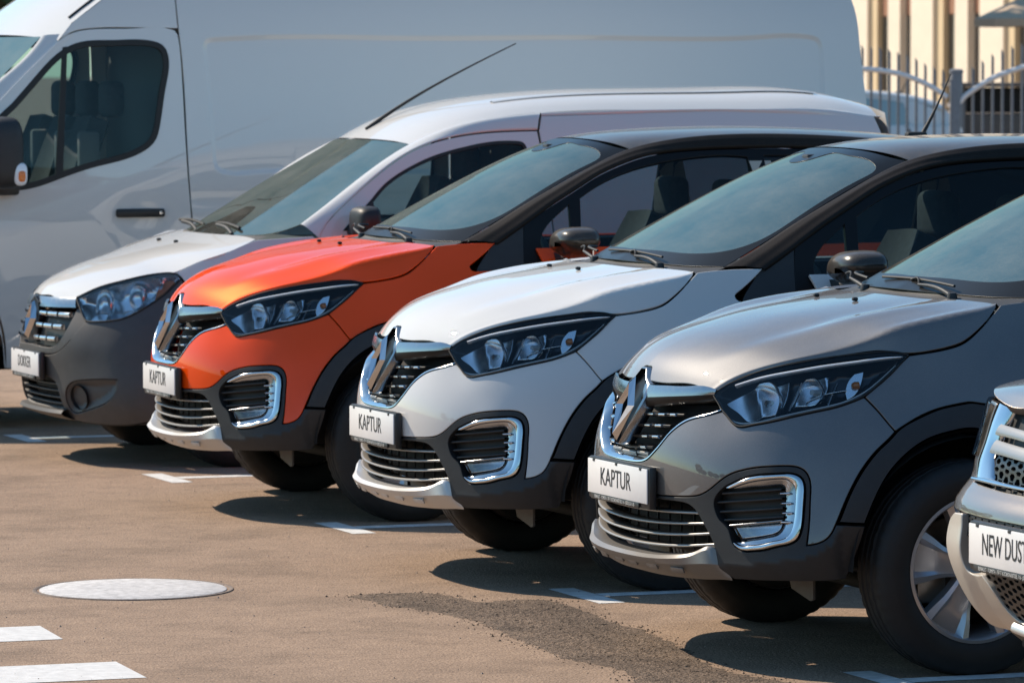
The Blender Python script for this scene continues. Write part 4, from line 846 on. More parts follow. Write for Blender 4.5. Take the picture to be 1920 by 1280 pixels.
    panel('front_door', G, seam, 'white', root, holes=[gl], grid=.05, mirror=True)
    panel('window_frame', G, inset(poly(gl), -.003), 'rubber', root, holes=[inset(poly(gl), .016)], off=.001, grid=.1, flange=.01, bev=.001, mirror=True)
    panel('side_window', G, inset(poly(gl), .008), 'side', root, off=-.008, grid=.08, flange=.001, bev=.001, mirror=True)
    panel('mirror_corner', G, [(1.37,1.12,'c'),(1.41,1.16),(1.54,1.27,'c'),(1.56,1.12,'c')], 'pl_dark', root, off=.003, grid=.05, mirror=True)
    def rib(q): return -.006*np.clip((dist2(q, poly([(2.62,1.15,'c'),(2.62,1.56,'c'),(4.1,1.56,'c'),(4.1,1.15,'c')], .05)))/.02, 0, 1)*inpoly(q, np.array([(2.62,1.15),(2.62,1.56),(4.1,1.56),(4.1,1.15)]))
    panel('sliding_side', G, [(2.465,1.03,'c'),(2.455,1.3),(2.43,1.60,'c'),(2.45,1.672,'c'),(3.2,1.69),(3.9,1.69),(4.25,1.665,'c'),(4.36,1.3),(4.40,1.03,'c')], 'white', root, off=rib, grid=.045, mirror=True)
    R1 = [(-1.18,.715,1.155),(-1.30,.690,1.235),(-1.48,.655,1.36),(-1.64,.618,1.462),(-1.78,.585,1.535),(-1.95,.60,1.607),(-2.2,.612,1.662),(-2.45,.616,1.686),(-3.0,.62,1.700),(-3.6,.62,1.703),(-4.1,.60,1.69),(-4.3,.57,1.65)]
    R2 = G.at([(1.255,1.085),(1.305,1.165),(1.385,1.24),(1.59,1.405),(1.78,1.515),(1.98,1.572),(2.17,1.595),(2.42,1.603)])
    a, b = rs(R1[:8], 50), rs(R2, 50); on = np.array([.2, .8, .5]); loft('roof_pillar', [a-[0, .02, .01], a, (a*.6+b*.4)+on*.014, (a*.3+b*.7)+on*.010, b, b-[0, .015, 0]], 'white', root, 50, 14, mirror=True)
    e2 = rs(R1[7:], 20); f2 = G.at([(u, v) for u, v in zip(np.linspace(2.45, 4.3, 20), np.r_[np.linspace(1.672, 1.69, 10), np.linspace(1.69, 1.66, 10)])])
    loft('roof_rail', [e2, (e2+f2)/2+[0, .006, .006], f2], 'white', root, 20, 8, mirror=True)
    rc = [(-1.705,0,1.558),(-1.8,0,1.615),(-1.95,0,1.682),(-2.15,0,1.738),(-2.4,0,1.775),(-2.8,0,1.80),(-3.5,0,1.81),(-4.1,0,1.79),(-4.32,0,1.74)]
    rwd = rs(R1[4:], 36); rcc = rs(rc, 36); rows = []
    for c, e in zip(rcc, rwd): rows.append([(c[0]+(e[0]-c[0])*abs(t)**2.2, e[1]*t, c[2]+(e[2]-c[2])*(.5*abs(t)**2+.5*abs(t)**6)) for t in np.linspace(-1, 1, 25)])
    loft('roof', rows, 'white', root, 25)
    for s in (-.40, .40): loft('roof_rib', [[(q[0], s+d, q[2]+(-.05*s*s)+h-.075*.5*(s/.6)**2) for q in rcc[8:32]] for d, h in ((-.02, .0), (-.012, .007), (.012, .007), (.02, .0))], 'white', root, 24)
    wbv = [[(-.90,0,1.098),(-.92,.3,1.096),(-.99,.55,1.10),(-1.09,.67,1.12),(-1.19,.712,1.158)], [(-1.30,0,1.335),(-1.315,.3,1.332),(-1.38,.52,1.33),(-1.44,.61,1.335),(-1.49,.652,1.362)], [(-1.70,0,1.552),(-1.71,.3,1.55),(-1.735,.45,1.545),(-1.76,.54,1.538),(-1.785,.58,1.533)]]
    full = [np.concatenate([rs(r, 13)[::-1][:-1]*[1, -1, 1], rs(r, 13)]) for r in wbv]; W_ = Surf(np.linspace(-.6, .6, 25), [0, .5, 1.], np.transpose(np.stack(full), (1, 0, 2)), sym=False)
    loft('windscreen', [W_.at([(u, t) for u in np.linspace(-.6, .6, 33)]) for t in np.linspace(0, 1, 18)], 'wind', root, 33)
    panel('windscreen_border', W_, [(-.6,0,'c'),(-.6,1,'c'),(.6,1,'c'),(.6,0,'c')], 'gloss_black', root, holes=[poly([(-.54,.14),(0,.08),(.54,.14),(.575,.3),(.57,.85),(.53,.93),(0,.935),(-.53,.93),(-.57,.85),(-.575,.3)], .03)], off=-.004, grid=.08, flange=.001, bev=.001, step=.03)
    loft('cowl', [[(-.875,0,1.085),(-.91,.4,1.082),(-.97,.66,1.078)], [(-.91,0,1.099),(-.95,.45,1.097),(-1.03,.67,1.098)]], 'plastic', root, 16, mirror=True)
    for y0 in (.30, -.30):
        wa = tube('wiper_arm', [(-.93, y0+.1, 1.10), (-.95, y0-.05, 1.125), (-.96, y0-.25, 1.135)], .010, 'plastic', root, 8); tube('wiper_blade', [(-.97, y0+.1, 1.13), (-.98, y0-.15, 1.145), (-.99, y0-.4, 1.14)], .008, 'rubber', wa, 8, 6)
    for y in (.15, -.15): rbox('washer_jet', (-.72, y, 1.060), (.022, .018, .014), 'pl_dark', root, .005)
    for s in (1, -1):
        mr = rounded_shell('door_mirror', (-1.46, .93, 1.175), (.085, .115, .070), 'pl_dark', root, s, (.6, .6, .6)); rbox('mirror_stalk', (-1.43, s*.80, 1.12), (.07, .14, .04), 'pl_dark', mr, .012)
    ae = tube('roof_aerial', [(-1.77, -.05, 1.60), (-1.86, -.05, 1.66), (-2.57, -.05, 2.03)], [.011, .006, .003], 'rubber', root, 12, 8)
    loft('rear_door', [[(-4.33,-.58,1.68),(-4.36,0,1.735),(-4.33,.58,1.68)], [(-4.40,-.72,1.0),(-4.44,0,1.0),(-4.40,.72,1.0)]], 'white', root, 12)
    cabin(root, -1.05, 1.06, .66, -2.1, .72)
    rbox('bulkhead', (-2.6, 0, 1.1), (.05, 1.25, 1.0), 'dash', root, .02)
    chassis(root, 2.81, -.83, .74, .25, 4.3)
    rbox('engine_bay', (-.66, 0, .58), (.55, 1.0, .55), 'under', root, .02)
    return root
# ------------------------------------------------------------------ large white van
def build_bigvan():
    root = empty('cargo_van', (.62, -11.39, 0))
    G = side_surf([0,.4,.8,1.2,1.7,2.2,3.0,4.0,5.0,5.6,6.0,6.2], [.2,.5,.9,1.2,1.35,1.6,1.9,2.1,2.3,2.45], [.955,.985,.995,.992,.985,.965,.935,.912,.875,.82], lambda a, z: -.16*max(0, .9-a)**2-.22*max(0, a-5.85)**2)
    drs = [(2.265,.32,'c'),(2.265,1.04),(2.245,1.34),(2.225,1.96),(2.214,2.08),(2.205,2.105),(2.18,2.117),(1.96,2.122),(1.72,2.116),(1.61,2.09),(1.48,1.99),(1.32,1.84),(1.21,1.73),(.98,1.50),(.86,1.36),(.80,1.25,'c'),(.82,1.0),(.95,.9),(1.10,.76),(1.20,.6),(1.235,.45),(1.24,.32,'c')]
    gl = [(1.29,1.72),(1.42,1.86),(1.53,1.97),(1.63,2.03),(1.72,2.05),(1.85,2.053),(2.06,2.05),(2.13,2.02),(2.15,1.97),(2.13,1.81),(2.09,1.6),(2.06,1.52),(2.0,1.47),(1.74,1.39),(1.56,1.335),(1.39,1.28),(1.25,1.265),(1.12,1.29),(1.05,1.35),(1.06,1.44)]
    glp = poly(gl, .03)
    def dent(q): return -.012*np.exp(-((q[:, 0]-2.0)/.13)**2-((q[:, 1]-1.13)/.075)**2)
    panel('front_door', G, drs, 'white', root, holes=[glp], off=dent, grid=.05, gap=.003, mirror=True, step=.03)
    panel('window_frame', G, inset(glp, -.006), 'rubber', root, holes=[inset(glp, .030)], off=.004, grid=.1, flange=.012, bev=.003, mirror=True)
    panel('side_window', G, inset(glp, .012), 'side', root, off=-.006, grid=.1, flange=.001, bev=.001, mirror=True)
    panel('window_bar', G, [(1.57,2.02,'c'),(1.60,2.025,'c'),(1.555,1.35,'c'),(1.51,1.34,'c')], 'rubber', root, off=.003, grid=.1, mirror=True)
    rect = poly([(2.36,2.0),(2.37,2.05),(2.41,2.06),(3.5,2.07),(4.6,2.075),(5.6,2.08),(5.90,2.08),(5.955,2.06),(5.97,2.0),(5.97,1.8),(5.97,1.6),(5.97,1.42),(5.95,1.37),(5.90,1.355),(5.6,1.353),(4.5,1.352),(3.3,1.351),(2.6,1.35),(2.45,1.352),(2.41,1.37),(2.395,1.43)], .03)
    def press(q):
        d = dist2(q, rect)*np.where(inpoly(q, rect), 1, -1); s = np.clip(d/.03+.5, 0, 1); return -.010*s*s*(3-2*s)-.006*np.exp(-((q[:, 1]-1.20)/.035)**2)
    arcf = lambda c, r, z, a0, a1: [(c+r*math.cos(t), z+r*math.sin(t)) for t in np.linspace(a0, a1, 18)]
    panel('cargo_side', G, [(2.268,.32,'c'),(2.268,1.04),(2.248,1.34),(2.228,1.96),(2.215,2.12,'c'),(2.20,2.45,'c'),(6.08,2.45,'c'),(6.17,2.33),(6.225,2.0),(6.25,1.72),(6.265,1.2),(6.27,.9),(6.24,.35,'c'),(5.5,.30,'c')]+arcf(5.03, .43, .34, -.05, math.pi+.05)+[(4.5,.28,'c')], 'white', root, off=press, grid=.06, gap=.0025, mirror=True, step=.03, extra=[inset(rect, k) for k in (-.018, -.009, 0., .009, .018)]+[np.array([(u, v) for u in np.arange(2.3, 6.2, .06)]) for v in (1.13, 1.165, 1.20, 1.235, 1.27)])
    panel('cab_upper_side', G, [(2.212,2.12,'c'),(1.96,2.124),(1.72,2.118),(1.61,2.092),(1.56,2.06,'c'),(1.60,2.12),(1.70,2.20),(1.90,2.34),(2.05,2.42),(2.197,2.45,'c')], 'white', root, grid=.05, gap=.001, mirror=True, step=.03)
    panel('rub_strip', G, [(2.32,.62,'c'),(4.5,.62,'c'),(4.5,.50,'c'),(2.32,.50,'c')], 'pl_dark', root, off=.012, grid=.2, flange=.02, mirror=True)
    for z in (2.45,): pass
    panel('front_fender', G, [(1.20,1.0),(1.0,1.05,'c'),(.80,1.0,'c'),(.79,1.24,'c'),(.3,1.10),(.05,1.0,'c'),(.05,.4,'c'),(.36,.32,'c')]+arcf(.80, .44, .36, math.pi+.05, -.05)[:]+[(1.235,.34,'c'),(1.228,.45),(1.19,.6),(1.10,.75),(.95,.89),(.81,.99)][:0]+[(1.24,.30,'c')], 'white', root, grid=.06, mirror=True) if False else None
    fd = [(.78,1.24,'c'),(.3,1.10),(.02,1.0,'c'),(.02,.40,'c'),(.37,.33,'c')]+arcf(.80, .43, .36, math.pi, .0)+[(1.235,.33,'c'),(1.237,.32,'c'),(1.228,.45),(1.19,.61),(1.09,.765),(.94,.905),(.81,1.0)]
    panel('front_fender', G, fd, 'white', root, grid=.06, gap=.003, mirror=True, step=.03)
    hd = rbox('door_handle', (-1.975, .999, 1.138), (.27, .03, .045), 'pl_dark', root, .012); lathe('key_barrel', [(.001, .018), (.009, .017), (.010, 0)], 'chrome', hd, 14, 'y', (-2.085, .999, 1.138))
    # windscreen pillar, windscreen, roof
    PW = [(-.55,.86,1.30),(-.98,.865,1.62),(-1.22,.862,1.83),(-1.40,.858,1.985),(-1.475,.845,2.075)]
    PD = G.at([(.82,1.28),(1.03,1.50),(1.25,1.715),(1.36,1.825),(1.53,1.995),(1.64,2.085)])-[0, .006, 0]
    a, b = rs(PW, 40), rs(PD, 40); on = np.array([.25, .75, .5]); loft('windscreen_pillar', [a-[0, .03, .02], a, a*.7+b*.3+on*.016, a*.35+b*.65+on*.014, b, b-[0, .02, 0]], 'white', root, 40, 14, mirror=True)
    ws = [[(-.40,0,1.30),(-.42,.4,1.30),(-.55,.86,1.30)], [(-.95,0,1.72),(-.97,.4,1.715),(-1.09,.865,1.715)], [(-1.36,0,2.075),(-1.38,.4,2.075),(-1.475,.845,2.075)]]
    loft('windscreen', [np.concatenate([rs(r, 12)[::-1][:-1]*[1, -1, 1], rs(r, 12)]) for r in ws], 'wind', root, 23, 12)
    tp = G.at([(u, v) for u, v in ((1.55,2.055),(1.60,2.122),(1.70,2.202),(1.90,2.342),(2.05,2.422),(2.2,2.45),(3.0,2.45),(4.0,2.45),(5.0,2.45),(6.08,2.45))]); cn = [(-1.37,0,2.09),(-1.48,0,2.18),(-1.6,0,2.27),(-1.8,0,2.39),(-2.0,0,2.47),(-2.2,0,2.51),(-3.0,0,2.53),(-4.0,0,2.53),(-5.0,0,2.53),(-6.12,0,2.51)]
    e, c = rs(tp, 40), rs(cn, 40); rows = [[(q[0]+(w[0]-q[0])*abs(t)**2.5, w[1]*t, q[2]+(w[2]-q[2])*(.4*t*t+.6*abs(t)**5)) for t in np.linspace(-1, 1, 27)] for q, w in zip(c, e)]
    loft('roof', rows, 'white', root, 27)
    tube('roof_gutter', [tuple(q+[0, -.06, .03]) for q in e[1:4]], .006, 'rubber', root, 12, 6)
    loft('rear_doors', [[(-6.08,-.80,2.45),(-6.13,0,2.51),(-6.08,.80,2.45)], [(-6.25,-.91,1.7),(-6.30,0,1.7),(-6.25,.91,1.7)], [(-6.27,-.9,.35),(-6.33,0,.35),(-6.27,.9,.35)]], 'white', root, 12, 8)
    loft('hood', [[(-.42,0,1.29),(-.55,.86,1.28),(-.80,.98,1.24)], [(-.15,0,1.16),(-.2,.75,1.14),(-.3,.93,1.10)], [(-.02,0,.95),(-.05,.7,.95),(-.12,.90,.98)]], 'white', root, 16, 8, mirror=True)
    loft('front_bumper', [[(-.02,0,.95),(-.05,.7,.95),(-.12,.90,.98)], [(.0,0,.6),(-.03,.7,.6),(-.14,.93,.6)], [(-.06,0,.25),(-.1,.7,.25),(-.36,.95,.28)]], 'grey_plastic', root, 16, 8, mirror=True)
    for s in (1, -1):
        mr = rounded_shell('door_mirror', (-1.175, 1.175, 1.465), (.11, .13, .19), 'plastic', root, s, (.55, .6, .55), .9)
        rbox('mirror_stalk', (-1.22, s*1.03, 1.285), (.14, .16, .09), 'pl_dark', mr, .02)
        ind = rounded_shell('indicator', (-1.245, 1.285, 1.355), (.035, .022, .06), 'lightguide', root, s, (.8, .8, .8), 1.); ind.parent = mr
        i2 = rounded_shell('indicator_bulb', (-1.248, 1.300, 1.345), (.020, .014, .030), 'amber', root, s, (.8, .8, .8), 1.); i2.parent = ind
    loft('dashboard', [[(-.62, y, 1.26), (-.85, y, 1.36), (-1.1, y, 1.33), (-1.2, y, 1.2), (-1.15, y, .8)] for y in np.linspace(-.84, .84, 12)], 'dash', root, 20)
    for y in (.48, 0, -.52):
        st = loft('front_seat', [[(-1.72-.22*t+.05*s*s, y+s*.23*(1-.2*t*t), 1.0+.62*t) for s in np.linspace(-1, 1, 11)] for t in np.linspace(0, 1, 9)], 'seat', root, 11, thick=.1)
        rbox('headrest', (-1.96, y, 1.74), (.1, .24, .2), 'seat', st, .04, 3); rbox('seat_bolster', (-1.78, y+.19, 1.32), (.12, .05, .5), 'seatgrey', st, .02, rot=None)
    V = []; cw = np.array([-1.28, .48, 1.36]); ax = unit(np.array([-.6, 0, .8])); e1 = np.array([0, 1., 0]); e2 = np.cross(ax, e1)
    for i in range(40):
        d = e1*math.cos(2*math.pi*i/40)+e2*math.sin(2*math.pi*i/40)
        for k in range(8): V.append(cw+d*(.21+.017*math.cos(2*math.pi*k/8))+ax*.017*math.sin(2*math.pi*k/8))
    mesh('steering_wheel', V, grid_faces(40, 8, True, True), 'dash', root)
    rbox('bulkhead', (-2.32, 0, 1.33), (.04, 1.74, 1.5), 'dash', root, .02); rbox('cabin_floor', (-1.3, 0, .72), (1.9, 1.8, .05), 'under', root, .01)
    loft('headlining', [[(-1.5, y, 2.07), (-1.9, y, 2.13), (-2.3, y, 2.13)] for y in np.linspace(-.84, .84, 6)], 'trim', root, 8)
    chassis(root, 4.23, -.80, .86, .32, 6.0, R=.345, rr=.205)
    for s in (1, -1): rbox('mud_flap', (-1.19, s*.86, .30), (.02, .25, .42), 'rubber', root, .004)
    return root
# ------------------------------------------------------------------ bronze SUV cut by the edge of the picture
def honeycomb(name, surf, u0, u1, v0, v1, s, m, parent, off, inside=None, wall=.0045, depth=.02):
    """sheet of hexagonal cells made of thin walls"""
    V = []; F = []
    nx = int((u1-u0)/(s*1.5))+2; nv = int((v1-v0)/(s*.75))+2
    for i in range(nx):
        for j in range(nv):
            c = np.array([u0+i*s*1.5, v0+j*s*.86+(s*.43 if i % 2 else 0)])
            if c[0] > u1 or c[1] > v1 or (inside is not None and not inpoly(c[None], inside)[0]): continue
            h = np.array([c+s*np.array([math.cos(t), .5*2*math.sin(t)*.5]) for t in np.linspace(0, 2*math.pi, 7)[:-1]])
            g = c+(h-c)*(1-wall/s*2.2); n = surf.nor(h); ho = surf.at(h); gi = surf.at(g); b = len(V)
            for q in (ho+n*off, gi+n*off, gi+n*(off-depth)): V += list(q)
            for k in range(6):
                l = (k+1) % 6; F += [(b+k, b+l, b+6+l, b+6+k), (b+6+k, b+6+l, b+12+l, b+12+k)]
    return fix(mesh(name, V, F, m, parent))
def build_bigsuv():
    B = bigsuv_belt(); root = empty('offroad_suv', (-.09, 2.70, 0)); b3 = lambda pts, off=0.: B.at(pts)+B.nor(pts)*off
    bn = lambda X: unit(B.nor(np.stack([near_u(B, X), X[:, 2]], 1)))
    ful = lambda pts, off=0.: np.concatenate([(b3(pts, off)*[1, -1, 1])[::-1][:-1], b3(pts, off)])
    C = [(-.175,.955),(-.20,.985),(-.26,1.01),(-.40,1.045),(-.6,1.085),(-.8,1.12),(-1.0,1.15)]
    H = van_hood(B, C, [(.56,.958),(.68,.975),(.80,.99),(.95,1.005),(1.15,1.02),(1.35,1.035)], (-1.05,.74,1.10), [3,3,3,3.2,3.5,3.8,4]); vr = H.v[-1]
    panel('hood', H, mir([(0,0),(.3,0),(.7,0),(.75,.015),(.75,.3),(.75,.6),(.75,vr,'c'),(.4,vr),(0,vr)]), 'bronze', root, grid=.04, flange=.025, gap=.002)
    panel('upper_nose', B, mir([(0,.738),(.51,.735,'c'),(.53,.78),(.525,.83),(.52,.90),(.515,.95,'c'),(.4,.948),(0,.948)]), 'pl_dark', root, off=-.055, grid=.06, flange=.001, bev=.001)
    strip('grille_frame', b3([(.510,.952),(.517,.897),(.524,.832),(.530,.778),(.52,.736)], .0), b3([(.455,.948),(.465,.90),(.480,.832),(.465,.778),(.44,.745)], -.03), 'chrome', root, 30, .006, bn, 7, mirror=True)
    for z0, z1 in ((.897,.868), (.853,.818)):
        strip('grille_bar', rs(ful([(0,z0-.006),(.2,z0-.004),(.35,z0),(.47,z0+.003)], -.012), 60), rs(ful([(0,z1-.006),(.2,z1-.004),(.35,z1),(.47,z1)], -.004), 60), 'slat', root, 60, .004, bn, 6)
    strip('grille_lip', rs(ful([(0,.745),(.25,.747),(.42,.748),(.515,.742)], .006), 60), rs(ful([(0,.731),(.25,.731),(.42,.731),(.52,.730)], .012), 60), 'chrome', root, 60, .008, bn, 6)
    honeycomb('grille_mesh', B, -.44, .44, .752, .82, .030, 'pl_gloss', root, -.028)
    panel('bumper_cover', B, mir([(0,.652),(.50,.652),(.60,.655),(.75,.66),(.95,.60),(1.05,.55,'c'),(1.12,.75),(1.02,.86),(.85,.93),(.60,.955),(.535,.952,'c'),(.54,.9),(.545,.83),(.55,.78),(.535,.733,'c'),(.3,.728),(0,.728)]), 'bronze', root, grid=.03, flange=.03)
    for lens in panel('headlight', B, [(.56,.945,'c'),(.75,.955),(.92,.93,'c'),(.90,.83),(.75,.79),(.565,.80,'c')], 'lens', root, off=.012, grid=.04, mirror=True): pass
    # silver skid apron with its opening
    out = [(.354,.652),(.482,.650,'c'),(.545,.62),(.562,.57),(.54,.521),(.515,.455),(.482,.388),(.43,.345),(.337,.315),(.25,.300),(0,.29)]
    inn = [(.40,.645,'c'),(.405,.56),(.40,.515),(.300,.497),(.262,.457),(.225,.391),(.19,.365),(.1,.352),(0,.350)]
    panel('skid_apron', B, mir([(.0,.290)]+out[::-1][1:-1]+[(.41,.653,'c')]+[(.405,.56),(.40,.52),(.395,.505),(.300,.492,'c'),(.262,.457),(.225,.391),(.19,.368),(.1,.355),(0,.353)]), 'apron', root, off=lambda q: .016*np.clip((abs(q[:, 0])-.36)/.06, 0, 1), grid=.02, flange=.03, bev=.004)
    panel('apron_backing', B, mir([(0,.34),(.2,.36),(.26,.44),(.40,.5),(.41,.66,'c'),(0,.66)]), 'pl_dark', root, off=-.02, grid=.05, flange=.001, bev=.001)
    honeycomb('lower_mesh', B, -.30, .30, .362, .51, .026, 'pl_gloss', root, -.008, poly(mir([(0,.357),(.18,.37),(.215,.395),(.25,.455),(.29,.51,'c'),(0,.51)]), .02))
    honeycomb('plate_mesh', B, -.40, .40, .600, .655, .018, 'pl_dark', root, -.006)
    strip('skid_bar', rs(ful([(0,.356),(.12,.358),(.218,.366)], .014), 30), rs(ful([(0,.338),(.12,.340),(.218,.348)], .014), 30), 'silver', root, 30, .012, bn, 6)
    panel('lower_bumper', B, mir([(0,.205),(.9,.21,'c'),(1.02,.35),(1.05,.545,'c'),(.95,.595),(.75,.655),(.60,.65),(.555,.625),(.57,.57),(.55,.521),(.52,.455),(.487,.385),(.435,.34),(.337,.310),(.25,.295),(0,.285)]), 'plastic', root, off=-.015, grid=.04, flange=.03)
    plate_unit(root, .002, .586, 'NEW DUSTER', .64, .086)
    # the rest of the car, outside the picture
    aw = 1.40; arc = [(aw+.42*math.cos(t), .36+.42*math.sin(t)) for t in np.linspace(math.pi*.85, 0, 14)]
    panel('fender', B, [(1.06,.56,'c')]+arc[1:]+[(1.85,.34,'c'),(1.9,.7),(1.9,1.04,'c'),(1.2,1.02),(.95,.95,'c'),(1.03,.86),(1.13,.75)], 'bronze', root, grid=.06, mirror=True)
    panel('body_side', B, [(1.91,.34,'c'),(4.9,.34,'c'),(4.9,1.05,'c'),(1.91,1.05,'c')], 'bronze', root, grid=.12, mirror=True)
    panel('tail', B, [(4.91,.34,'c'),(5.3,.34,'c'),(5.3,1.05,'c'),(4.91,1.05,'c')], 'bronze', root, grid=.12, mirror=True)
    loft('windscreen', [[(-1.0,-.70,1.13),(-.98,0,1.16),(-1.0,.70,1.13)], [(-1.75,-.56,1.55),(-1.68,0,1.60),(-1.75,.56,1.55)]], 'wind', root, 20)
    loft('roof', [[(-1.75,-.56,1.55),(-1.68,0,1.60),(-1.75,.56,1.55)], [(-2.6,-.58,1.62),(-2.6,0,1.67),(-2.6,.58,1.62)], [(-3.9,-.56,1.58),(-3.95,0,1.62),(-3.9,.56,1.58)], [(-4.3,-.62,1.05),(-4.35,0,1.05),(-4.3,.62,1.05)]], 'bronze', root, 20, 20)
    loft('side_window', [[(-1.1,.80,1.05),(-2.2,.81,1.05),(-4.25,.78,1.05)], [(-1.75,.57,1.54),(-2.6,.59,1.61),(-3.9,.57,1.57)]], 'side_dark', root, 20, mirror=True)
    chassis(root, 2.67, -.85, .78, .28, 4.3, R=.34, rr=.21)
    return root
# ------------------------------------------------------------------ ground and markings
M['bronze'] = dusty('bronze_grey_paint', (.20, .17, .145), .34, .75, 1., .10, flake=.12)
M['apron'] = dusty('champagne_skid_paint', (.56, .51, .45), .42, .35, .1, .12, coatr=.2)
M['pl_gloss'] = mat('mesh_plastic', (.02, .02, .021), .35)
def ground_mat(name, light, dark, crack, bstr, fine=150., speck=.5):
    m, n, l, b = newmat(name); setp(b, Roughness=.9, Specular_IOR_Level=.25)
    tc = n.new('ShaderNodeTexCoord')
    def noise(sc, det=6, ro=.6, vec=None):
        t = n.new('ShaderNodeTexNoise'); t.inputs['Scale'].default_value = sc; t.inputs['Detail'].default_value = det; t.inputs['Roughness'].default_value = ro; l.new(vec or tc.outputs['Object'], t.inputs['Vector']); return t
    def rng_(src, a, c, lo, hi):
        r = n.new('ShaderNodeMapRange'); r.inputs[1].default_value = a; r.inputs[2].default_value = c; r.inputs[3].default_value = lo; r.inputs[4].default_value = hi; l.new(src, r.inputs[0]); return r.outputs[0]
    def mul(a, c):
        q = n.new('ShaderNodeMath'); q.operation = 'MULTIPLY'; l.new(a, q.inputs[0])
        if isinstance(c, float): q.inputs[1].default_value = c
        else: l.new(c, q.inputs[1])
        return q.outputs[0]
    big = noise(.45, 5); mid = noise(6, 8, .7); gr = noise(fine, 3); v = n.new('ShaderNodeTexVoronoi'); v.inputs['Scale'].default_value = 95; v.inputs['Randomness'].default_value = 1; l.new(tc.outputs['Object'], v.inputs['Vector'])
    pits = noise(46, 5, .78)
    st = noise(1.7, 7, .62); strk = n.new('ShaderNodeMapping'); strk.inputs['Scale'].default_value = (3.2, 26, 1); l.new(tc.outputs['Object'], strk.inputs['Vector']); sk_ = noise(1., 6, .7, strk.outputs[0])
    ramp = n.new('ShaderNodeMix'); ramp.data_type = 'RGBA'; ramp.inputs['A'].default_value = (*dark, 1); ramp.inputs['B'].default_value = (*light, 1)
    f0 = rng_(mid.outputs['Fac'], .3, .7, .15, 1.); f1 = rng_(big.outputs['Fac'], .3, .7, .75, 1.12); l.new(mul(f0, f1), ramp.inputs['Factor'])
    k = mul(mul(rng_(gr.outputs['Fac'], .3, .7, 1-speck, 1+speck), rng_(v.outputs['Distance'], 0., .6, 1.12, .85)), mul(rng_(pits.outputs['Fac'], .33, .45, crack, 1.), mul(rng_(st.outputs['Fac'], .30, .52, .72, 1.06), rng_(sk_.outputs['Fac'], .28, .45, .70, 1.03))))
    sc = n.new('ShaderNodeVectorMath'); sc.operation = 'SCALE'; l.new(ramp.outputs['Result'], sc.inputs[0]); l.new(k, sc.inputs['Scale']); l.new(sc.outputs[0], b.inputs['Base Color'])
    ad = n.new('ShaderNodeMath'); ad.operation = 'ADD'; l.new(mul(gr.outputs['Fac'], .5), ad.inputs[0]); l.new(pits.outputs['Fac'], ad.inputs[1])
    a2 = n.new('ShaderNodeMath'); a2.operation = 'SUBTRACT'; l.new(ad.outputs[0], a2.inputs[0]); l.new(mul(v.outputs['Distance'], .6), a2.inputs[1])
    bp = n.new('ShaderNodeBump'); bp.inputs['Strength'].default_value = bstr; bp.inputs['Distance'].default_value = .012; l.new(a2.outputs[0], bp.inputs['Height']); l.new(bp.outputs[0], b.inputs['Normal'])
    return m
M['asphalt'] = ground_mat('asphalt', (.36, .252, .178), (.262, .184, .132), .45, .4, speck=.45)
M['patch'] = ground_mat('asphalt_patch', (.25, .180, .130), (.105, .078, .060), .35, .8, 190., .75)
M['marking'] = mat('road_paint', (.62, .61, .595), .7, noise=.16, nscale=25, bump=.4, bscale=160)
M['worn'] = mat('worn_road_paint', (.62, .62, .61), .75, noise=.25, nscale=18, bump=.4, bscale=160)
M['cover'] = mat('manhole_cover_paint', (.52, .505, .50), .8, noise=.28, nscale=26, bump=1., bscale=70)
M['coverrim'] = mat('cover_rim', (.17, .13, .105), .9, noise=.5, nscale=30, bump=.6, bscale=90)
M['iron'] = mat('cast_iron', (.05, .04, .035), .8, noise=.4)
def flat(name, pts, z, m, kind='structure'):
    o = mesh(name, [(x, y, z) for x, y in pts], [tuple(range(len(pts)))], m, None, smooth=False)
    if o.data.polygons[0].normal.z < 0: o.data.flip_normals()
    if kind: o['kind'] = kind
    return o
flat('ground', [(-1500, -1500), (1500, -1500), (1500, 1500), (-1500, 1500)], 0, 'asphalt')
def px(x, y):
    d = fw+rt*((x-960)/9097.487)-up*((y-640)/9097.487); t = -CPOS.z/d.z; q = CPOS+d*t; return q.x, q.y
PA = [(.259,-1.983),(.119,-2.143),(-.010,-2.173),(-.133,-1.917)]
pat = [px(*q) for q in ((652,1119),(690,1113),(740,1112),(800,1112),(840,1117),(870,1122),(900,1128),(930,1127),(960,1124),(1020,1125),(1060,1133),(1090,1143),(1130,1160),(1180,1175),(1240,1195),(1280,1215),(1310,1235),(1380,1262),(1500,1284),(1600,1330),(1100,1330),(1190,1275),(1160,1255),(1070,1235),(1000,1210),(930,1180),(890,1163),(850,1155),(810,1146),(770,1140),(720,1134),(690,1126))]
pp = poly([(a, b) for a, b in pat], .03); pp = pp+rng.normal(0, .010, pp.shape)
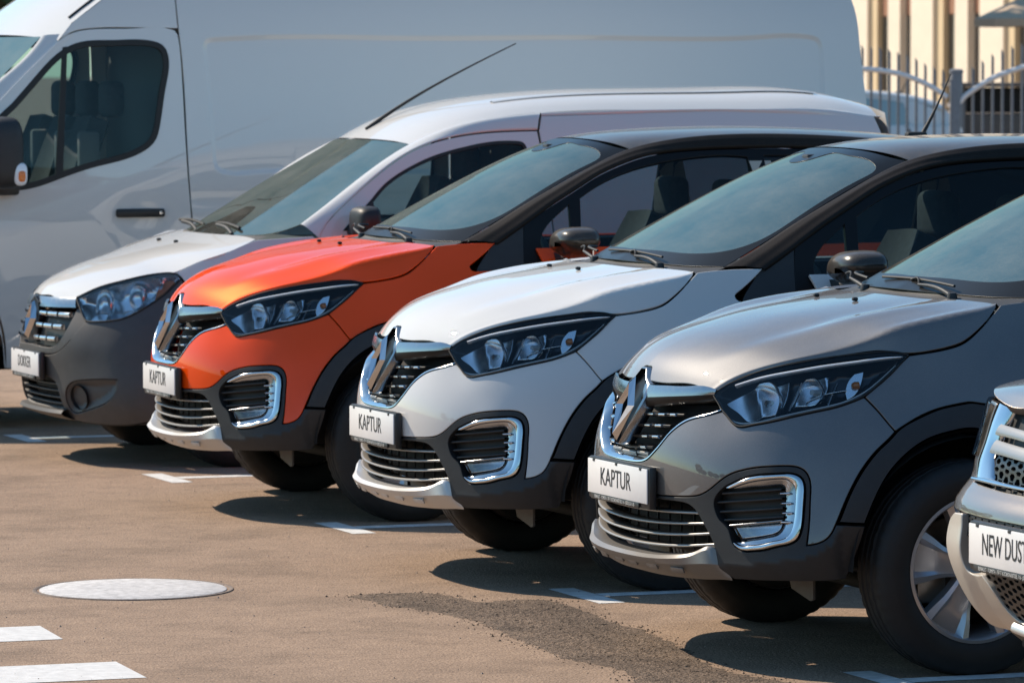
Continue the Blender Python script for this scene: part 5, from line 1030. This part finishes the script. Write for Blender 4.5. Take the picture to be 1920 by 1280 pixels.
# the patch: a thin, lumpy layer of coarse stone
ctr = pp.mean(0); gx, gy = np.meshgrid(np.arange(pp[:, 0].min(), pp[:, 0].max(), .012), np.arange(pp[:, 1].min(), pp[:, 1].max(), .012)); Gp = np.stack([gx.ravel(), gy.ravel()], 1)+rng.normal(0, .003, (gx.size, 2)); Gp = Gp[inpoly(Gp, pp)]
rv, _, rf, _, _, _ = delaunay_2d_cdt([Vector(q) for q in np.concatenate([pp, Gp])], [(i, (i+1) % len(pp)) for i in range(len(pp))], [], 0, 1e-7)
R_ = np.array([tuple(q) for q in rv]); F_ = np.array([list(f) for f in rf if len(f) == 3]); F_ = F_[inpoly(R_[F_].mean(1), pp)]
hz = np.where(dist2(R_, pp) > .004, .0012+np.abs(rng.normal(0, .0020, len(R_)))*np.clip(dist2(R_, pp)/.06, .25, 1), .0006)
o = mesh('asphalt_patch', np.c_[R_, hz], F_, 'patch', None, smooth=False); o['kind'] = 'structure'
for (x0, y0), (x1, y1) in (((1.542, -1.472), (1.569, -1.065)), ((1.570, -.408), (1.591, .024)), ((1.59, .66), (1.61, 1.09)), ((1.61, 1.73), (1.63, 2.16)), ((1.63, 2.80), (1.65, 3.23))):
    flat('road_stripe', [(x0, y0), (x1, y1), (4.6, y1), (4.6, y0)], .0015, 'marking')
for yb in (-9.76, -7.13, -4.49, -1.71, .92):
    flat('bay_mark', [(-.50, yb-.26), (-.50, yb+.26), (-.60, yb+.26), (-.60, yb-.26)], .0015, 'worn')
    flat('bay_line', [(-.604, yb-.05), (-.604, yb+.05), (-5.3, yb+.05), (-5.3, yb-.05)], .0015, 'worn')
mh = lathe('manhole_cover', [(.001, .007), (.15, .007), (.335, .006), (.342, .003), (.344, -.01)], 'cover', None, 64, 'z', (.926, -2.483, 0))
tag(mh, 'pale round manhole cover set in the asphalt', 'manhole cover'); lathe('cover_ring', [(.350, .000), (.354, .004), (.366, .004), (.372, -.005)], 'coverrim', mh, 64, 'z', (.926, -2.483, 0))
# chips of stone that have come off the patch
cv = []; cf = []
for i in range(1400):
    q = pp[rng.integers(len(pp))]+rng.normal(0, .035, 2); r = abs(rng.normal(0, .0018))+.001; k = len(cv); x, y = q
    cv += [(x-r, y-r, 0), (x+r, y-r*.8, 0), (x+r*.7, y+r, 0), (x-r, y+r*.6, 0), (x, y, r*1.1)]; cf += [(k, k+1, k+4), (k+1, k+2, k+4), (k+2, k+3, k+4), (k+3, k, k+4)]
tag(mesh('stone_chips', cv, cf, 'patch', None, smooth=False), 'stone chips scattered along the edge of the dark asphalt patch', 'stones', kind='stuff')
# loose grit on the asphalt
gv = []; gf = []
for i in range(1500):
    x, y = rng.uniform(-.9, 2.3), rng.uniform(-9, 1.5); r = abs(rng.normal(0, .0012))+.0008; b = len(gv)
    gv += [(x-r, y-r*.7, 0), (x+r, y-r, 0), (x+r*.8, y+r, 0), (x-r, y+r*.8, 0), (x+r*.1, y, r*1.3)]; gf += [(b, b+1, b+4), (b+1, b+2, b+4), (b+2, b+3, b+4), (b+3, b, b+4)]
gr_ = mesh('grit', gv, gf, mat('grit_stone', (.24, .19, .16), .9, noise=.6, nscale=9), None, smooth=False); tag(gr_, 'loose grit scattered over the asphalt', 'grit', kind='stuff')
# ------------------------------------------------------------------ fence
M['fence'] = mat('fence_paint', (.20, .205, .22), .5, noise=.1); M['fence_l'] = mat('fence_rail_paint', (.75, .75, .76), .45)
def at(x, y, dep):
    d = fw+rt*((x-960)/9097.487)-up*((y-640)/9097.487); return CPOS+d*dep
DF = 52.
def fence_bay(x0, x1, yl, yr, tops, rail, label):
    """pickets between two pixels columns, at their real distance"""
    c = at((x0+x1)/2, 130, DF); root = empty('picket_fence', (c.x, c.y, 0), math.atan2(-rt.y, -rt.x)); root['label'] = label; root['category'] = 'fence'
    wpx = DF/9097.487; L = lambda x: -(x-(x0+x1)/2)*wpx; Z = lambda y: at(960, y, DF).z
    n = len(tops)
    for i, t in enumerate(tops):
        xx = x0+(x1-x0)*i/(n-1); prism('picket', [(L(xx)-.014, .06), (L(xx)+.014, .06), (L(xx)+.014, Z(t)+.045), (L(xx)-.014, Z(t))], 1, -.014, .014, 'fence', root)
    rr_ = [(L(x), .03, Z(y)) for x, y in rail]; tube('top_rail', rr_, .028, 'fence_l', root, 24, 8)
    rbox('bottom_rail', (0, 0, .18), (abs(L(x1)-L(x0))+.1, .04, .04), 'fence', root, .004); return root
fence_bay(1600, 1769, 0, 0, (93, 92, 92.5, 94, 96, 100, 105, 110, 116, 126, 133, 138)[1:], [(1560, 128), (1630, 131), (1680, 138), (1720, 151), (1750, 166), (1776, 183)], 'grey picket fence bay between the tall van and the round post')
fence_bay(1806, 1935, 0, 0, (185, 133, 121, 109, 101, 94, 90, 88), [(1801, 250), (1801, 190), (1806, 184), (1830, 166), (1860, 148), (1890, 136), (1925, 125), (1950, 120)], 'grey picket fence bay right of the round post')
pc = at(1793, 130, DF); post = lathe('fence_post', [(.001, 1.90), (.066, 1.895), (.07, 1.88), (.07, 0)], 'fence', None, 28, 'z', (0, 0, 0)); post.location = (pc.x, pc.y, 0)
tag(post, 'round grey steel post between the two fence bays', 'post'); lathe('post_cap', [(.001, 1.915), (.05, 1.912), (.076, 1.90), (.076, 1.87)], 'fence', post, 28, 'z')
# ------------------------------------------------------------------ building behind
M['cream'] = mat('cream_render', (.86, .74, .58), .85, noise=.05, nscale=1.5); M['ochre'] = mat('ochre_render', (.70, .54, .33), .85, noise=.06, nscale=1.5); M['mauve'] = mat('pale_stone', (.46, .40, .37), .85)
M['brickband'] = mat('red_brown_panel', (.34, .17, .10), .8); M['bglass'] = mat('window_glass', (.03, .035, .04), .08, coat=.5); M['wood'] = mat('window_frame_paint', (.35, .30, .25), .6)
dirn = (rt*.26-fw*.966); dirn.z = 0; dirn.normalize(); nrm = (-rt*.966-fw*.26); nrm.z = 0; nrm.normalize()
b0 = at(1560, 130, 128); bl = empty('office_building', (b0.x, b0.y, 0), math.atan2(dirn.y, dirn.x)); tag(bl, 'cream building with tall pilasters and narrow windows behind the fence', 'building')
def lp(s, d): return s, -d if (Matrix.Rotation(math.atan2(dirn.y, dirn.x), 3, 'Z')@Vector((0, -1, 0))).dot(nrm) > 0 else d
SG = -1 if (Matrix.Rotation(math.atan2(dirn.y, dirn.x), 3, 'Z')@Vector((0, -1, 0))).dot(nrm) > 0 else 1
def bbox(name, s0, s1, d0, d1, z0, z1, m, par=bl, bev=.0):
    return rbox(name, ((s0+s1)/2, SG*(d0+d1)/2, (z0+z1)/2), (s1-s0, abs(d1-d0), z1-z0), m, par, bev, smooth=False)
bbox('wall', -9, 36, -6, -.30, 0, 14, 'ochre'); bbox('plinth', -9.05, 36.05, -.30, .30, 0, .9, 'mauve')
s = -8.6
while s < 34.:
    bbox('pilaster', s, s+1.6, -.30, .0, .9, 13.6, 'cream'); bbox('pilaster_edge', s+1.6, s+2.1, -.30, -.10, .9, 13.6, 'ochre')
    for so in (2.1, 3.95):
        w_ = .95
        for z0 in (1.1, 4.3, 7.5, 10.7):
            wd = bbox('window', s+so, s+so+w_, -.29, -.24, z0, z0+2.2, 'bglass'); bbox('window_sash', s+so+.44, s+so+.51, -.24, -.225, z0, z0+2.2, 'wood', wd)
            bbox('spandrel', s+so, s+so+w_, -.30, -.22, z0+2.2, z0+2.85, 'brickband'); bbox('sill', s+so, s+so+w_, -.30, -.19, z0-.1, z0, 'mauve')
    bbox('pilaster', s+3.05, s+3.95, -.30, -.05, .9, 13.6, 'cream')
    s += 4.9
bbox('cornice', -9.1, 36.1, -.6, .45, 13.6, 14.1, 'cream')
# awning in front of it, low dark shed and a parked van beyond the fence
M['canvas'] = mat('tan_canvas', (.50, .38, .27), .9, noise=.08); M['shed'] = mat('shed_cladding', (.10, .085, .075), .8, noise=.2, nscale=4); M['shed_d'] = mat('shed_opening', (.008, .008, .008), .9)
pa_ = at(1935, 30, 88); pr = empty('parasol', (pa_.x, pa_.y, 0), math.atan2(-rt.y, -rt.x)); tag(pr, 'tan canvas parasol standing in front of the cream building', 'parasol')
zc = pa_.z; V = [(0, 0, zc+.42)]+[(1.05*math.cos(2*math.pi*k/8), 1.05*math.sin(2*math.pi*k/8), zc-.06) for k in range(8)]+[(1.05*math.cos(2*math.pi*k/8), 1.05*math.sin(2*math.pi*k/8), zc-.20) for k in range(8)]
mesh('canopy', V, [(0, 1+k, 1+(k+1) % 8) for k in range(8)]+[(1+k, 9+k, 9+(k+1) % 8, 1+(k+1) % 8) for k in range(8)], 'canvas', pr, smooth=False); tube('pole', [(0, 0, 0), (0, 0, zc+.4)], .025, 'wood', pr, 2, 10)
sc_ = at(1880, 200, 74); sh = empty('shed', (sc_.x, sc_.y, 0), math.atan2(-rt.y, -rt.x)); tag(sh, 'low dark shed with a wide opening behind the right fence bay', 'shed')
rbox('wall', (0, -.5, .62), (1.35, 2.0, 1.24), 'shed', sh, .02); rbox('roof', (0, -.5, 1.68), (1.6, 2.3, .06), 'shed', sh, .01); rbox('opening', (0, .2, 1.45), (1.30, .5, .38), 'shed_d', sh, .01)
for xx in (-.64, .64): rbox('post', (xx, .52, .85), (.07, .07, 1.66), 'shed', sh, .01)

# ------------------------------------------------------------------ trees round the car park, seen in the paintwork
M['leaf'] = mat('tree_foliage', (.055, .085, .028), .7, noise=.4, nscale=3)
tv = []; tf = []
def crown(cx, cy, h, w):
    for _ in range(420):
        d = rng.normal(0, 1, 3); d /= np.linalg.norm(d); r = rng.uniform(.55, 1.)**.5; c = np.array([cx, cy, h*.62])+d*r*[w, w, h*.40]; q = rng.uniform(.25, .6); a, e = rng.normal(0, 1, 3), rng.normal(0, 1, 3); a = unit(a)*q; e = unit(np.cross(a, e))*q; k = len(tv); tv.extend([c-a, c+e, c+a, c-e]); tf.append((k, k+1, k+2, k+3))
    for k2 in range(6):
        t = 2*math.pi*k2/6; t2 = 2*math.pi*(k2+1)/6; k = len(tv); tv.extend([np.array([cx+.18*math.cos(t), cy+.18*math.sin(t), 0]), np.array([cx+.18*math.cos(t2), cy+.18*math.sin(t2), 0]), np.array([cx+.1*math.cos(t2), cy+.1*math.sin(t2), h*.6]), np.array([cx+.1*math.cos(t), cy+.1*math.sin(t), h*.6])]); tf.append((k, k+1, k+2, k+3))
for k in range(34):
    t = math.radians(-25+k*4.6); R0 = rng.uniform(46, 62); crown(4+R0*math.cos(t), 6+R0*math.sin(t), rng.uniform(4.5, 9.5), rng.uniform(1.8, 3.4))
for k in range(30):
    t = math.radians(196+k*3.0); R0 = rng.uniform(62, 84); x_, y_ = 4+R0*math.cos(t), 4+R0*math.sin(t)
    if (Vector((x_, y_, 0))-CPOS).dot(rt)/max(1, (Vector((x_, y_, 0))-CPOS).dot(fw)) < .055: crown(x_, y_, rng.uniform(7, 12), rng.uniform(2.6, 4.2))
tl = mesh('tree_line', tv, tf, 'leaf', None, smooth=False); tag(tl, 'belt of leafy trees round the far side of the car park', 'trees', kind='stuff')
# ------------------------------------------------------------------ cars in the row
bigvan = build_bigvan(); tag(bigvan, 'tall white cargo van with black side mirror at the far end of the row', 'van')
pvan = build_panelvan(); pvan.location = (-.22, -8.45, 0); tag(pvan, 'small white panel van with grey plastic bumper beside the tall van', 'van')
g = 'compact SUVs with black roofs'
suv = build_suv('grey'); tag(suv, 'dark grey metallic compact SUV with black roof, in front of the white one', 'car', g)
w2 = copy_tree(suv, None, {'grey_paint': M['white'], 'dark_silver_plastic': M['silver']}); w2.location = (-.0462, -2.6337, 0); w2.rotation_euler = (0, 0, -.0036); tag(w2, 'white compact SUV with black roof between the orange and grey ones', 'car', g)
o2 = copy_tree(suv, None, {'grey_paint': M['orange'], 'dark_silver_plastic': M['silver']}); o2.location = (-.0593, -5.5491, 0); o2.rotation_euler = (0, 0, -.0205); tag(o2, 'orange compact SUV with black roof', 'car', g)
dus = build_bigsuv(); tag(dus, 'bronze grey off-road SUV with silver skid apron, cut by the right edge', 'car')
pk = at(1782, 200, 67); c3 = copy_tree(suv, None, {'grey_paint': M['white'], 'black_roof_paint': M['white'], 'black_pillar_paint': M['white'], 'tinted_glass': M['pale_glass'], 'side_glass': M['pale_glass'], 'gloss_black_plastic': M['white'], 'dark_silver_plastic': M['silver']}); del c3['group']
c3.location = (pk.x+4.33, pk.y, 0); tag(c3, 'white car parked beyond the picket fence, its red tail lamp beside the post', 'car')
